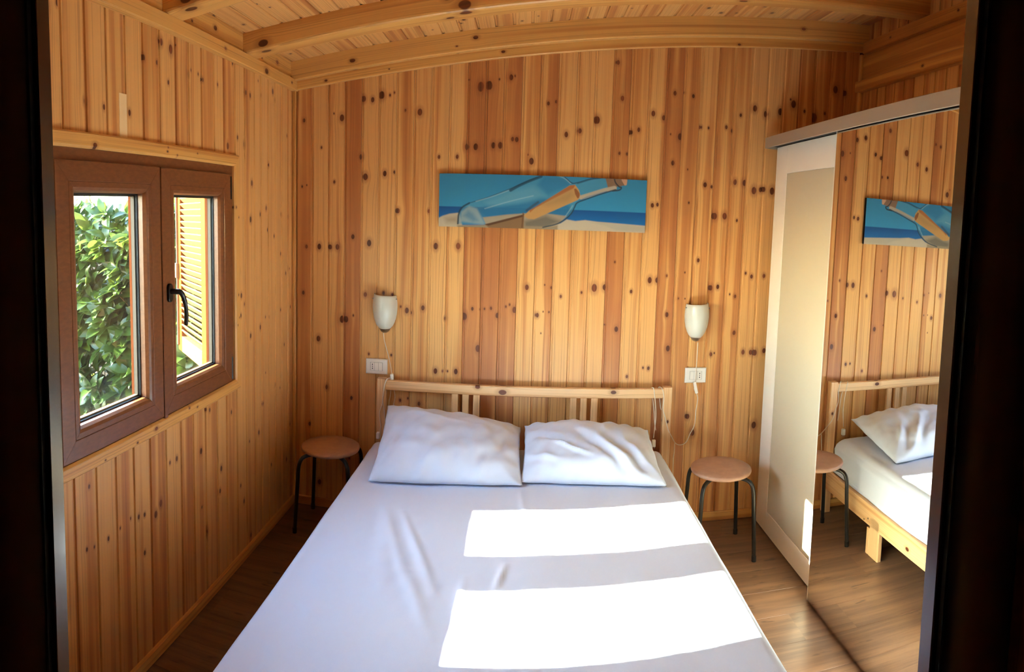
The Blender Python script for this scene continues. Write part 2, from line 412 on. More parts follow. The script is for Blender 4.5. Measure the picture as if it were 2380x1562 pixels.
# --- knots read off the photograph (zoom origin, zoom scale, list of x, y, size)
KB = [((600, 0), 2.975, [(317,833,14),(580,815,24),(525,785,7),(438,1020,10),(713,1085,20),(732,683,20),(792,690,18),(857,657,26),(912,658,10),(943,640,8),(1017,763,10),(1118,775,24),(1540,600,34),(1600,590,30),(1750,535,20),(1777,525,8),(1668,548,8),(1465,550,6),(1445,1015,24),(1505,1015,24),(1625,1005,22),(1675,1005,24),(1760,962,16),(1788,965,18),(1250,1085,14),(1377,1083,15),(742,1223,24),(875,1200,20),(942,1190,12),(527,1258,12),(305,1290,9),(337,1280,6),(966,1457,18),(1180,1460,14),(1889,1115,24),(1867,1070,6),(2006,715,14),(2060,703,12),(2345,830,26),(2130,930,20),(2225,905,18)]),
      ((1300, 0), 2.975, [(408,432,16),(437,680,18),(650,785,20),(722,815,18),(800,645,16),(927,665,14),(868,640,8),(497,915,16),(549,897,16),(835,945,24),(770,928,7),(980,880,12),(1033,885,10),(1155,880,14),(1195,905,14),(1255,797,12),(1353,750,22),(1430,790,24),(1527,773,24),(1620,720,26),(1600,688,8),(1695,770,12),(1760,815,34),(1836,785,12),(1910,620,26),(1975,645,20),(416,1060,12),(468,1065,12),(785,1127,18),(888,1172,7),(1008,1278,18),(1052,1292,12),(896,1402,9),(1075,1495,24),(1143,1495,24),(1228,1525,11),(1215,1260,20),(1280,1265,22),(1345,1318,26),(1390,1312,18),(1415,1310,18),(1470,1322,26),(643,1420,16),(678,1415,14)]),
      ((800, 600), 3.905, [(192,330,22),(358,318,16),(438,330,16),(20,555,30),(83,520,12),(513,440,12),(568,475,28),(610,497,18),(714,452,24),(918,548,18),(1090,530,36),(1163,460,18),(1235,465,10),(1274,460,12),(1332,455,16),(1390,520,26),(1467,440,12),(1500,422,12),(1545,470,30),(1658,265,26),(1820,243,8),(1881,268,14),(1965,348,16),(2153,312,13),(2270,270,38),(1752,518,22),(1806,486,7),(1858,490,9),(1213,820,34),(1287,795,30),(1472,745,24),(1532,722,15),(1783,682,7),(1842,697,11),(1527,930,18),(1773,1002,20),(828,1025,26),(892,1025,11),(938,1026,11),(1013,1030,26),(1145,20,24),(223,870,13),(428,880,13),(1078,955,12),(1385,960,12),(680,1322,20),(507,1290,16),(578,1273,11),(1320,1360,14),(1480,1325,12),(1722,1365,22),(1828,1350,18),(65,1270,18)]),
      ((1300, 600), 3.905, [(505,35,12),(412,265,30),(820,200,30),(886,200,26),(974,160,14),(1140,130,9),(1080,366,10),(1140,368,7),(1190,405,18),(1260,20,20),(1375,270,26),(1437,260,22),(1546,328,10),(1594,347,18),(652,303,18),(975,513,24),(1083,572,12),(516,645,26),(420,605,8),(1585,677,22),(985,820,28),(907,808,10),(1140,875,20),(1376,873,20),(1406,862,9),(1448,855,12),(1668,853,24),(1735,855,24),(1775,858,28),(1857,840,24),(1692,137,14),(1745,167,20),(1856,162,20),(758,995,12),(808,1000,18),(613,1075,16),(957,1000,20),(935,1120,18),(1538,1090,10),(1055,1210,18),(1165,1437,24),(1370,1503,16),(1625,1500,10),(1668,1525,28),(1765,1515,32),(1823,1470,12)]),
      ((0, 0), 1., [(742,573,7),(768,574,6),(784,574,7),(712,573,5),(820,550,6),(858,565,8),(905,562,9),(1013,572,8),(1065,572,8),(1097,595,8),(1190,583,7),(795,742,9),(740,787,7),(705,680,5),(1247,565,6),(1275,565,6),(850,411,8),(895,404,7),(925,490,6),(1530,560,6),(1672,503,8),(708,1045,6),(760,900,6),(720,985,5)])]
KL = [((0, 0), 2.975, [(995,397,16),(1115,290,20),(1180,340,26),(1092,268,12),(1213,310,10),(1300,510,16),(1320,485,8),(1370,512,9),(1402,552,12),(1505,585,10),(590,700,22),(720,740,16),(895,780,18),(1655,487,9),(1700,640,14),(1730,660,14),(1803,655,10),(310,30,36),(395,20,18),(1642,950,12),(1690,1000,18),(1575,1010,20),(1985,940,9),(1857,1140,12),(1900,690,10),(2022,705,7)]),
      ((0, 300), 2.975, [(1618,575,12),(1733,625,18),(1800,590,12),(1850,697,10),(1650,985,20),(1895,740,10),(1940,862,10),(1945,590,12),(1990,610,10),(1855,245,12),(1800,1370,14),(1733,1430,14),(1665,1290,12),(1690,1210,10),(1940,1250,9),(2000,965,6),(1835,1300,7),(1860,1300,7),(1965,1490,8)]),
      ((0, 800), 2.975, [(617,985,13),(1175,820,11),(1222,792,15),(1112,1100,20),(1390,740,18),(1450,455,12),(1600,470,12),(1530,860,16),(1522,1015,13),(960,1195,14),(1000,1180,12),(903,1205,9),(1725,672,8),(1790,610,13),(1665,978,10),(1688,1085,13),(1430,1300,18),(750,1345,13),(602,1420,12),(653,1402,9),(832,1272,9),(1820,410,9),(1905,280,11),(1735,1320,12)])]
def world_knots(lst, axis, val):
    out = []
    for (ox, oy), s, ks in lst:
        for x, y, q in ks:
            p = hit(ox + x / s, oy + y / s, axis, val)
            out.append((p, q / s * .5 / FPX * (p - CAM).length * (1.3 if axis == 1 else 1.6)))
    return out
KNB = world_knots(KB, 1, 0.); KNL = world_knots(KL, 0, 0.)
def local_knots(o_mat, w, L, kn):
    inv = o_mat.inverted(); out = []
    for p, r in kn:
        q = inv @ p
        if -.004 < q.x < w + .004 and -.02 < q.z < L + .02: out.append((q.x, q.z, r))
    return out
BT = .012
# --- back wall boards (facing -y); joints measured in the photograph
TONES = [.6,.5,.6,.25,.45,.7,.2,.25,.55,.35,.3,.35,.78,.72,.75,.45,.55,.2,.3,.28,.62,.3,.35,.75,.6,.5,.55,.5,.12,.12,.4,.6,.62,.6,.6,.6]
PB = .0945
for k in range(-5, 30):
    x0 = .39 + PB * k; x1 = x0 + PB
    a, b = max(x0, 0.), min(x1, XR)
    if b - a < .02: continue
    wd = b - a; top = 2.40 + SL * a
    p0 = V((b, BT, 0)); m4 = frame_mat4(p0, (0, 0, 1), (0, -1, 0))
    kn = local_knots(m4, wd, top, KNB)
    low = [q for q in rand_knots(wd, .5, 4, .02)]
    plank('board', MT['pine'], wall_back, p0, p0 + V((0, 0, top)), (0, -1, 0), wd, BT, tg_profile(wd, BT), TONES[min(k + 6, len(TONES) - 1)], (kn + low)[:NK])
# --- left wall boards (facing +x), cut around the window
LJ = [-.46, -.542, -.653, -.757, -.868, -.961, -1.071, -1.177, -1.277, -1.391, -1.502, -1.61, -1.718, -1.827, -1.941]
jn = [0.] + [-.092 * i for i in range(1, 5)] + LJ[0:]
while jn[-1] > YN + .12: jn.append(jn[-1] - .108)
jn.append(YN)
lt = [.45, .2, .3, .25, .4, .2, .45, .15, .5, .3, .55, .35, .6, .3, .5, .35, .55, .45]
for i in range(len(jn) - 1):
    ya, yb = jn[i + 1], jn[i]
    wd = yb - ya
    spans = [(0, 2.41)]
    if yb > WY0 - .03 and ya < WY1 + .03:
        if ya >= WY0 - .03 and yb <= WY1 + .03: spans = [(0, WZ0 - .03), (WZ1 + .03, 2.41)]
        elif ya < WY0 - .03 or yb > WY1 + .03: spans = [(0, WZ0 - .03), (WZ1 + .03, 2.41)]
    for (z0, z1) in spans:
        p0 = V((-BT, yb, z0)); m4 = frame_mat4(p0, (0, 0, 1), (1, 0, 0))
        kn = local_knots(m4, wd, z1 - z0, KNL)
        kn += rand_knots(wd, z1 - z0, .6, 0, .008)
        plank('board', MT['pine'], wall_left, p0, p0 + V((0, 0, z1 - z0)), (1, 0, 0), wd, BT, tg_profile(wd, BT), lt[i % len(lt)] + rng.uniform(-.08, .08), kn)
# --- right wall boards (facing -x)
y = 0.; i = 0
while y > YN + .01:
    wd = min(PB, y - YN)
    p0 = V((XR + BT, y - wd, 0))
    plank('board', MT['pine'], wall_right, p0, p0 + V((0, 0, 2.90)), (-1, 0, 0), wd, BT, tg_profile(wd, BT), rng.uniform(.35, .8), rand_knots(wd, 2.9, 2.6))
    y -= PB; i += 1
# --- ceiling boards (facing down), running from the back wall to the near wall
PC = .0905; nrm_c = V((SL, 0, -1)).normalized()
x = .103 - 2 * PC; i = 0
while x < XR - .01:
    a, b = max(x, 0.), min(x + PC, XR)
    wd = (b - a) * math.sqrt(1 + SL * SL)
    p0 = V((b, 0, zceil(b))) - nrm_c * BT
    kn = [(rng.uniform(.1, .9) * wd, rng.uniform(0, 1.4), rng.choice((.004, .006, .009))) for _ in range(rng.choice((1, 2, 3, 4)))]
    plank('board', MT['pine'], ceiling, p0, p0 + V((0, YN, 0)), nrm_c, wd, BT, tg_profile(wd, BT), rng.uniform(.15, .75), kn)
    x += PC
# --- floor planks, running across the room
fy = 0.; row = 0
while fy > YN - .2:
    wd = .19; off = -(row * .47 % 1.2)
    xx = off
    while xx < XR:
        a, b = max(xx, 0.), min(xx + 1.2, XR)
        if b - a > .02:
            pr = [(0, 0), (0, .011), (.0012, .012), (wd - .0012, .012), (wd, .011), (wd, 0)]
            plank('plank', MT['laminate'], floor, V((a, fy - wd, -.012)), V((b, fy - wd, -.012)), (0, 0, 1), wd, .012, pr, .5, [])
        xx += 1.2
    fy -= wd; row += 1

# --- beams and mouldings
def rbeam(name, y0, y1, hgt, parent=None, knots=(), lab=None, kind=True, x0=0., x1=XR, cover=0., bev=.012):
    """A rafter along the roof slope, its rounded lower edges down; local x = y width, local z along."""
    wd = y1 - y0
    p0 = V((x0, y0, zceil(x0) - cover)); p1 = V((x1, y0, zceil(x1) - cover))
    b = bev
    prof = [(0, 0), (0, hgt - b)] + [(b - b * math.cos(a), hgt - b + b * math.sin(a)) for a in (PI / 6, PI / 3)] + [(b, hgt), (wd - b, hgt)] + \
           [(wd - b + b * math.sin(a), hgt - b + b * math.cos(a)) for a in (PI / 6, PI / 3)] + [(wd, hgt - b), (wd, 0)]
    nr = V((SL, 0, -1)).normalized()
    o = plank(name, MT['beam'], None, p0, p1, nr, wd, hgt, prof, rng.uniform(.3, .5), list(knots), True)
    return struct(o)
# local x of these beams points along y x z = nr x slope; check the sign so the beam covers y0..y1
_t = frame_mat4((0, 0, 0), V((1, 0, SL)), V((SL, 0, -1)))
SGN = _t[1][0]
def rafter(name, y0, y1, hgt, knots=(), bev=.014):
    return rbeam(name, y0, y1, hgt, knots=knots, bev=bev) if SGN > 0 else rbeam(name, y1, y1 + (y1 - y0), hgt, knots=knots, bev=bev)
rafter('trim_1', -.06, 0., .10, [(.12, .35, .010), (.10, 1.0, .009), (.11, 2.75, .008), (.13, .9, .004)], .006)
for n_, (a, b) in enumerate(((-.675, -.556), (-1.37, -1.25), (-2.07, -1.95), (-2.77, -2.65))):
    rafter('trim_%d' % (n_ + 2), a, b, .095, [(.185, .1, .016), (.188, 1.0, .018), (.15, .93, .012), (.17, 2.2, .013)])
# moulding below the back beam
mo = plank('trim_6', MT['beam'], None, (0, 0, 2.345), (XR, 0, 2.345 + SL * XR), (0, -1, 0), .05, .022, None, .35, [(.02, .2, .006), (.03, 1.15, .007), (.01, 2.4, .006), (.02, .55, .003)])
struct(mo)
if mo.matrix_basis.to_3x3().col[0].z < 0: mo.matrix_basis = frame_mat4((0, 0, 2.345 + .05), V((XR, 0, SL * XR)), (0, -1, 0))
# left wall plate moulding, blocking boards between the rafters
def flat(name, p0, p1, normal, w, t, side, tone=.4, knots=(), mat='beam', parent=None):
    """flat piece: lower/near edge line p0-p1, width measured towards 'side'."""
    m4 = frame_mat4(p0, V(p1) - V(p0), normal)
    sx = V((m4[0][0], m4[1][0], m4[2][0]))
    if sx.dot(V(side)) < 0: p0, p1 = p1, p0
    return plank(name, MT[mat], parent, p0, p1, normal, w, t, None, tone, list(knots))
struct(flat('trim_7', (0, 0, 2.345), (0, YN, 2.345), (1, 0, 0), .058, .03, (0, 0, 1), .3, [(.02, 2.55, .014), (.03, 2.9, .006), (.03, 2.1, .006), (.03, 1.0, .01)]))
edges = [-.06, -.556, -.675, -1.25, -1.37, -1.95, -2.07, -2.65]
blk = thing('trim_8', None, None, (0, 0, 2.4)); struct(blk)
for a, b in zip(edges[0::2], edges[1::2]):
    flat('board', (0, a, 2.40), (0, b, 2.40), (1, 0, 0), .10, .008, (0, 0, 1), .4, [(.05, .3, .01), (.03, .1, .005)], parent=blk)
# right wall: upper moulding, beam face, lower moulding
struct(flat('trim_9', (XR, -.06, 2.712), (XR, YN, 2.712), (-1, 0, 0), .065, .035, (0, 0, 1), .6, [(.03, .3, .006), (.03, .9, .006)]))
struct(flat('trim_10', (XR, 0, 2.555), (XR, YN, 2.555), (-1, 0, 0), .157, .006, (0, 0, 1), .7, [(.08, 1.0, .012), (.1, 1.6, .014)]))
struct(flat('trim_11', (XR, 0, 2.50), (XR, YN, 2.50), (-1, 0, 0), .062, .04, (0, 0, 1), .6, [(.03, .7, .007), (.02, 1.5, .007)]))
# corner strips
struct(plank('trim_12', MT['beam'], None, (.018, -.0, 0), (.018, -.0, 2.35), (0, -1, 0), .018, .018, None, .4, []))
struct(plank('trim_13', MT['beam'], None, (XR, -.0, 0), (XR, -.0, 2.72), (0, -1, 0), .022, .022, None, .5, []))
# baseboards
struct(flat('baseboard_left', (0, -.012, 0), (0, YN, 0), (1, 0, 0), .05, .014, (0, 0, 1), .55, [(.02, 1.1, .004)]))
struct(flat('baseboard_back', (.014, 0, 0), (XR, 0, 0), (0, -1, 0), .05, .014, (0, 0, 1), .5, []))
struct(flat('baseboard_right', (XR, -.012, 0), (XR, YN, 0), (-1, 0, 0), .05, .014, (0, 0, 1), .5, []))

# ------------------------------------------------------------------ door frame the camera looks through
door = thing('door_1', None, None, (1.26, YN, 0)); struct(door)
box('jamb', MT['door_frame'], door, .80, .893, YN - .018, YN + .0, 0, 2.12, bev=.001)
box('jamb', MT['door_frame'], door, 1.625, 1.72, YN - .018, YN + .0, 0, 2.12, bev=.001)
box('head', MT['door_frame'], door, .893, 1.625, YN - .018, YN + .0, 2.03, 2.12, bev=.001)
box('gasket', MT['rubber'], door, .884, .887, YN - .023, YN - .018, 0, 2.03)
box('gasket', MT['rubber'], door, 1.631, 1.634, YN - .023, YN - .018, 0, 2.03)

# ------------------------------------------------------------------ window
win = thing('window_1', None, None, (0, -1.42, WZ0)); struct(win)
def mitred(name, mat, parent, y0, y1, z0, z1, prof, gap=.0):
    """rectangular frame in the y-z plane; prof = list of (inset, x)."""
    bm = bmesh.new(); n = len(prof)
    def corner(i, d): return [(y0 + d, z0 + d), (y1 - d, z0 + d), (y1 - d, z1 - d), (y0 + d, z1 - d)][i]
    for s in range(4):
        A, B = s, (s + 1) % 4
        dirv = V((0,) + tuple(np.subtract(corner(B, 0), corner(A, 0)))).normalized() * gap
        ra = [bm.verts.new(V((x, *corner(A, d))) + dirv) for d, x in prof]
        rb = [bm.verts.new(V((x, *corner(B, d))) - dirv) for d, x in prof]
        for i in range(n): bm.faces.new((ra[i], ra[(i + 1) % n], rb[(i + 1) % n], rb[i]))
        bm.faces.new(ra); bm.faces.new(rb)
    return from_bm(name, bm, mat, parent)
# fixed outer frame
mitred('frame', MT['pvc'], win, WY0, WY1, WZ0, WZ1, [(0, -.075), (0, .004), (.05, .004), (.05, -.075)])
# casing of pine round the opening, mitred
cprof = [(-.05, 0), (-.05, .014), (-.044, .02), (-.008, .02), (0, .013), (0, 0)]
def casing():
    y0, y1, z0, z1 = WY0, WY1, WZ0 + .012, WZ1
    C = lambda i, d: [(y0 + d, z0 + d), (y1 - d, z0 + d), (y1 - d, z1 - d), (y0 + d, z1 - d)][i]
    for s in range(4):
        A, B = s, (s + 1) % 4
        pa, pb = V((0, *C(A, 0))), V((0, *C(B, 0)))
        m4 = frame_mat4(pa, pb - pa, (1, 0, 0)); inv = m4.inverted()
        va = [inv @ V((x, *C(A, d))) for d, x in cprof]; vb = [inv @ V((x, *C(B, d))) for d, x in cprof]
        n = len(cprof)
        fs = [(i, (i + 1) % n, n + (i + 1) % n, n + i) for i in range(n)] + [tuple(range(n))[::-1], tuple(range(n, 2 * n))]
        me = mesh('casing', va + vb, fs, MT['beam'])
        bmm = bmesh.new(); bmm.from_mesh(me); bmesh.ops.recalc_face_normals(bmm, faces=bmm.faces); bmm.to_mesh(me); bmm.free()
        o = link('casing', me, win); o.matrix_basis = m4; o.matrix_parent_inverse = Matrix.Translation(-win.location)
        L = (pb - pa).length
        set_wood(o, .3, [((rng.uniform(-.04, -.01) if va[0].x < 0 else rng.uniform(.01, .04)) + .02, rng.uniform(.1, L - .1), rng.choice((.003, .004, .007))) for _ in range(5)])
casing()
# two sashes with glazing
def sash(y0, y1, z0=.922, z1=1.85):
    w_ = .098
    p = [(0, -.043), (0, .016), (.003, .02), (.062, .02), (.064, .0185), (.066, .02), (w_ - .016, .02), (w_ - .006, .016), (w_, .004), (w_, -.043)]
    s = mitred('sash', MT['pvc'], win, y0, y1, z0, z1, p, .0004)
    d = w_
    ga = mitred('gasket', MT['rubber'], s, y0 + d - .001, y1 - d + .001, z0 + d - .001, z1 - d + .001, [(0, -.024), (0, -.016), (.005, -.016), (.005, -.024)])
    sp = mitred('spacer', MT['spacer'], s, y0 + d, y1 - d, z0 + d, z1 - d, [(0, -.040), (0, -.026), (.009, -.026), (.009, -.040)])
    for nm, xx in (('pane', -.024), ('pane', -.043)):
        box(nm, MT['glass'], s, xx - .0015, xx + .0015, y0 + d - .004, y1 - d + .004, z0 + d - .004, z1 - d + .004)
    mitred('sunlit_reveal_strip', MT['reveal_strip'], s, y0 + d - .002, y1 - d + .002, z0 + d - .002, z1 - d + .002, [(0, -.056), (0, -.046), (.004, -.046), (.004, -.056)])  # added strip that imitates the sunlit outer reveal beside the glass
    return s
sL = sash(-2.005, -1.424); sR = sash(-1.416, -.842)
box('astragal', MT['pvc'], win, .012, .024, -1.424, -1.402, .916, 1.846, bev=.002)
for z in (1.79, .98):
    bm = bmesh.new()
    add_lathe(bm, [(0, -.05), (.006, -.05), (.006, .05), (0, .05)], (.014, -.832, z), n=12)
    bx(bm, .004, .016, -.842, -.832, z - .045, z + .045, .001)
    from_bm('hinge', bm, MT['black_plastic'], win)
# handle: oval rose, neck and curved lever
bm = bmesh.new()
hc = V((.02, -1.378, 1.385))
n = 24; ring = [(math.cos(2 * PI * i / n) * .015, math.sin(2 * PI * i / n) * .015 + (.02 if math.sin(2 * PI * i / n) > 0 else -.02)) for i in range(n)]
r0 = [bm.verts.new((hc.x, hc.y + a, hc.z + b)) for a, b in ring]; r1 = [bm.verts.new((hc.x + .009, hc.y + a, hc.z + b)) for a, b in ring]
r2 = [bm.verts.new((hc.x + .011, hc.y + a * .85, hc.z + b * .93)) for a, b in ring]
for A_, B_ in ((r0, r1), (r1, r2)):
    for i in range(n): bm.faces.new((A_[i], A_[(i + 1) % n], B_[(i + 1) % n], B_[i]))
bm.faces.new(r2)
rose = from_bm('handle', bm, MT['black_plastic'], win)
tube('lever', MT['black_plastic'], rose, [hc + V(q) for q in ((.006, 0, .006), (.03, .002, .006), (.045, .012, .002), (.05, .03, -.03), (.05, .042, -.075), (.048, .042, -.125))], [.0105, .0105, .0105, .0095, .008, .0085, .0065], 10)
# pale tape on a board above the window
p = hit(287, 270, 0, 0.002)
tp = box('adhesive_tape', MT['tape'], None, .0002, .0012, p.y - .022, p.y + .022, p.z - .075, p.z + .075)
tag(tp, 'narrow strip of pale tape stuck to the boards above the window', 'tape')

# ------------------------------------------------------------------ outside: shutter, hedge, fence, ground
gr = box('ground', MT['soil'], None, -14, -.12, -8, 9, -.25, -.2); struct(gr)
sh = thing('window_shutter', 'varnished wooden louvred shutter swung open outside the window', 'shutter', (-.135, -.765, .93))
A_OPEN = math.radians(136)
# closed: leaf runs along -y from the hinge; opening turns it outwards
sh.rotation_euler = (0, 0, -A_OPEN)
SW, SH, ST = .56, .92, .032
def lbox(name, mat, parent, x0, x1, y0, y1, z0, z1, bev=.002):
    bm = bmesh.new(); bx(bm, x0, x1, y0, y1, z0, z1, bev); o = from_bm(name, bm, mat, None); o.parent = parent; return o
lbox('stile', MT['stile'], sh, -ST / 2, ST / 2, -.075, 0, 0, SH)
lbox('stile', MT['stile'], sh, -ST / 2, ST / 2, -SW, -SW + .075, 0, SH)
lbox('rail', MT['shutter'], sh, -ST / 2, ST / 2, -SW + .075, -.075, 0, .085)
lbox('rail', MT['shutter'], sh, -ST / 2, ST / 2, -SW + .075, -.075, SH - .085, SH)
bm = bmesh.new(); bx(bm, -.004, .004, -SW + .07, -.07, -.022, .022, .001)
bmesh.ops.rotate(bm, verts=bm.verts, matrix=Matrix.Rotation(math.radians(42), 3, 'Y'))
s0 = from_bm('slat', bm, MT['shutter']); s0.parent = sh; s0.location = (0, 0, .105)
NS = 24
for i in range(1, NS):
    s1 = s0.copy(); COL.objects.link(s1); s1.parent = sh; s1.location = (0, 0, .105 + i * (SH - .21) / (NS - 1))
lbox('bolt_rod', MT['bolt'], sh, ST / 2, ST / 2 + .01, -SW + .01, -SW + .022, .03, SH - .03, 0)
lbox('latch', MT['bolt'], sh, ST / 2, ST / 2 + .018, -SW, -SW + .035, .40, .48)

# hedge of cherry laurel along the boundary beyond the corner of the cabin
hedge = thing('laurel_hedge', 'dense green cherry laurel hedge seen through the window', 'hedge', (-1.5, .75, -.2))
hr = random.Random(11)
def leaf_mesh(nm, L, Wd, fold, curl, mat):
    vs, fs = [], []
    N = 5
    for i in range(N + 1):
        t = i / N; hw = Wd * .5 * (math.sin(PI * min(1, t ** .85)) ** .8 if 0 < t < 1 else 0.0)
        z = curl * math.sin(PI * t) * L - .12 * L * t * t
        vs += [(-hw, t * L, z + fold * hw), (0, t * L, z), (hw, t * L, z + fold * hw)]
    for i in range(N):
        a = i * 3
        fs += [(a, a + 1, a + 4, a + 3), (a + 1, a + 2, a + 5, a + 4)]
    return mesh(nm, vs, fs, mat, True)
LM = [leaf_mesh('leaf', .165, .072, .25, .05, MT['leaf']), leaf_mesh('leaf', .15, .068, .35, .1, MT['leaf']), leaf_mesh('leaf', .135, .06, .2, .06, MT['leaf2'])]
leaves = []
def rosette(c, up, n, k):
    up = up.normalized(); q = up.to_track_quat('Z', 'Y')
    ph = hr.random() * 6.28
    for i in range(n):
        a = ph + i * 2.4; tilt = .35 + .25 * hr.random() + .5 * i / n * .6
        R3 = q.to_matrix() @ Matrix.Rotation(a, 3, 'Z') @ Matrix.Rotation(1.15 - tilt, 3, 'X') @ Matrix.Rotation(hr.uniform(-.4, .4), 3, 'Y')
        s = hr.uniform(.75, 1.2)
        leaves.append((Matrix.Translation(c - up * (.012 * i)) @ R3.to_4x4() @ Matrix.Scale(s, 4), k if hr.random() < .8 else hr.randrange(3)))
stems = []
for _ in range(1500):
    x_ = hr.uniform(-3.0, -.15); dpt = abs(hr.gauss(0, .22)); z_ = hr.uniform(-.1, 1.96)
    if z_ > 1.72 + .22 * noise.noise(V((x_ * 1.7, 0, 3.1))) + hr.uniform(0, .12): continue
    fr = .36 + .10 * noise.noise(V((x_ * 1.6, z_ * 1.6, 0)))
    c = V((x_, fr + dpt, z_))
    up = V((hr.uniform(-.5, .5) - .15, -.75 + hr.uniform(-.3, .3), .65 + hr.uniform(-.3, .4)))
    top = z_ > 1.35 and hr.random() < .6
    rosette(c, up, hr.choice((5, 6, 7, 8)), 2 if top else hr.choice((0, 0, 1, 2) if x_ < -1.9 else (0, 0, 1)))  # more pale leaves towards top and left: sunlight put into the leaf colour
    stems.append((c, up))
def in_pane(p):
    u, v = project(p)
    return (160 < u < 332 and 432 < v < 1000) or (400 < u < 440 and 440 < v < 890)
vis = [(-(Mx.translation.y), i) for i, (Mx, k) in enumerate(leaves) if in_pane(Mx @ V((0, .05, 0)))]
vis.sort(reverse=True); pick = {i for _, i in vis[:300]}
MTi = Matrix.Translation(-hedge.location)
fv, ff, fm = [], [], []
for i, (Mx, k) in enumerate(leaves):
    if i in pick:
        o = bpy.data.objects.new('leaf', LM[k]); COL.objects.link(o); o.parent = hedge; o.matrix_parent_inverse = MTi; o.matrix_basis = Mx
    else:
        b0 = len(fv); me = LM[k]
        fv += [tuple(Mx @ v.co) for v in me.vertices]
        ff += [tuple(b0 + j for j in p_.vertices) for p_ in me.polygons]; fm += [1 if k == 2 else 0] * len(me.polygons)
me = mesh('foliage', fv, ff, MT['leaf'], True); me.materials.append(MT['leaf2']); me.polygons.foreach_set('material_index', fm)
fo = link('foliage', me, hedge); fo['kind'] = 'stuff'
bm = bmesh.new()
for c, up in stems[::3]: add_tube(bm, [c, c - up * .14 + V((0, .05, -.05)), c + V((0, .25, -.35))], .004, 4, 0)
for j in range(9):
    bxx = -2.9 + j * .33
    add_tube(bm, [(bxx, .8, -.2), (bxx + .05, .78, .6), (bxx - .04, .72, 1.3), (bxx + .02, .66, 1.75)], .014, 5, 3)
st = from_bm('stems', bm, MT['stem'], hedge); st['kind'] = 'stuff'
fence = thing('board_fence', 'weathered grey board fence behind the laurel hedge', 'fence', (-1.6, 1.4, -.2))
fb = None
for i in range(26):
    x_ = -4.2 + i * .165
    if fb is None:
        bm = bmesh.new(); bx(bm, 0, .158, 1.38, 1.40, -.2, 1.62, .002); fb = from_bm('board', bm, MT['fence'], fence); fb.location.x = x_
    else:
        q = fb.copy(); COL.objects.link(q); q.location.x = x_
for z_ in (.2, 1.3): box('rail', MT['fence'], fence, -4.2, .1, 1.40, 1.44, z_, z_ + .07)

# ------------------------------------------------------------------ bed
bed = thing('bed', 'pine double bed frame with slatted headboard against the back wall', 'bed', (1.3, -1.05, 0))
BP = MT['bedpine']
def post(x0, x1, y0, y1, z0, z1, name='post', tone=.35, kn=(), b=.004):
    wd, t = x1 - x0, y1 - y0
    pr = [(0, 0), (0, t - b), (b, t), (wd - b, t), (wd, t - b), (wd, 0)]
    return plank(name, BP, bed, (x1, y1, z0), (x1, y1, z1), (0, -1, 0), wd, t, pr, tone, list(kn))
post(.507, .556, -.07, -.028, 0, .788); post(2.046, 2.093, -.07, -.028, 0, .788, kn=[(.02, .6, .006)])
def hrail(z0, z1, y0, y1, name, kn=(), x0=.556, x1=2.046):
    m4 = frame_mat4((x0, y1, z0), (1, 0, 0), (0, -1, 0))
    return flat(name, (x0, y1, z0), (x1, y1, z0), (0, -1, 0), z1 - z0, y1 - y0, (0, 0, 1), .35, kn, 'bedpine', bed)
tr = hrail(.726, .779, -.062, -.036, 'top_rail')
inv = tr.matrix_basis.inverted()
set_wood(tr, .35, [((inv @ hit(a, b, 1, -.062)).x + .026, (inv @ hit(a, b, 1, -.062)).z, r) for a, b, r in ((1168, 912, .014), (1110, 900, .009), (1426, 912, .010))])
hrail(.27, .33, -.06, -.036, 'lower_rail')
for a, b in ((.913, .947), (.970, 1.005), (1.028, 1.063), (1.544, 1.578), (1.599, 1.633), (1.656, 1.691)):
    post(a, b, -.056, -.040, .32, .728, 'slat', .25, (), .002)
for xx in (.505, 2.040):
    flat('side_rail', (xx + .026, -.07, .15), (xx + .026, -2.06, .15), (1, 0, 0), .11, .026, (0, 0, 1), .3, [(.06, .5, .008), (.04, 1.1, .01)], 'bedpine', bed)
flat('foot_rail', (.507, -2.06, .15), (2.09, -2.06, .15), (0, -1, 0), .14, .026, (0, 0, 1), .3, (), 'bedpine', bed)
for a, b in ((.507, .556), (2.046, 2.093)): post(a, b, -2.135, -2.087, 0, .36, 'leg')
for x0, x1 in ((.478, .504), (2.067, 2.092)):
    lg = post(x0, x1, -.70, -.61, 0, .205, 'support_leg', .15, ())
    post(x0, x1, -.606, -.58, 0, .14, 'support_leg', .3, ())
    for dz, dy in ((.185, -.635), (.165, -.675)):
        bm = bmesh.new(); xo = x1 + .001 if x0 > 1 else x0 - .001
        r = bmesh.ops.create_cone(bm, cap_ends=True, segments=10, radius1=.005, radius2=.005, depth=.004)
        bmesh.ops.rotate(bm, verts=bm.verts, matrix=Matrix.Rotation(PI / 2, 3, 'Y')); bmesh.ops.translate(bm, verts=bm.verts, vec=(xo, dy, dz))
        from_bm('bolt', bm, MT['bolt'], lg)
for i in range(12):
    box('bed_slat', BP, bed, .535, 2.038, -.20 - i * .155, -.13 - i * .155, .236, .254)

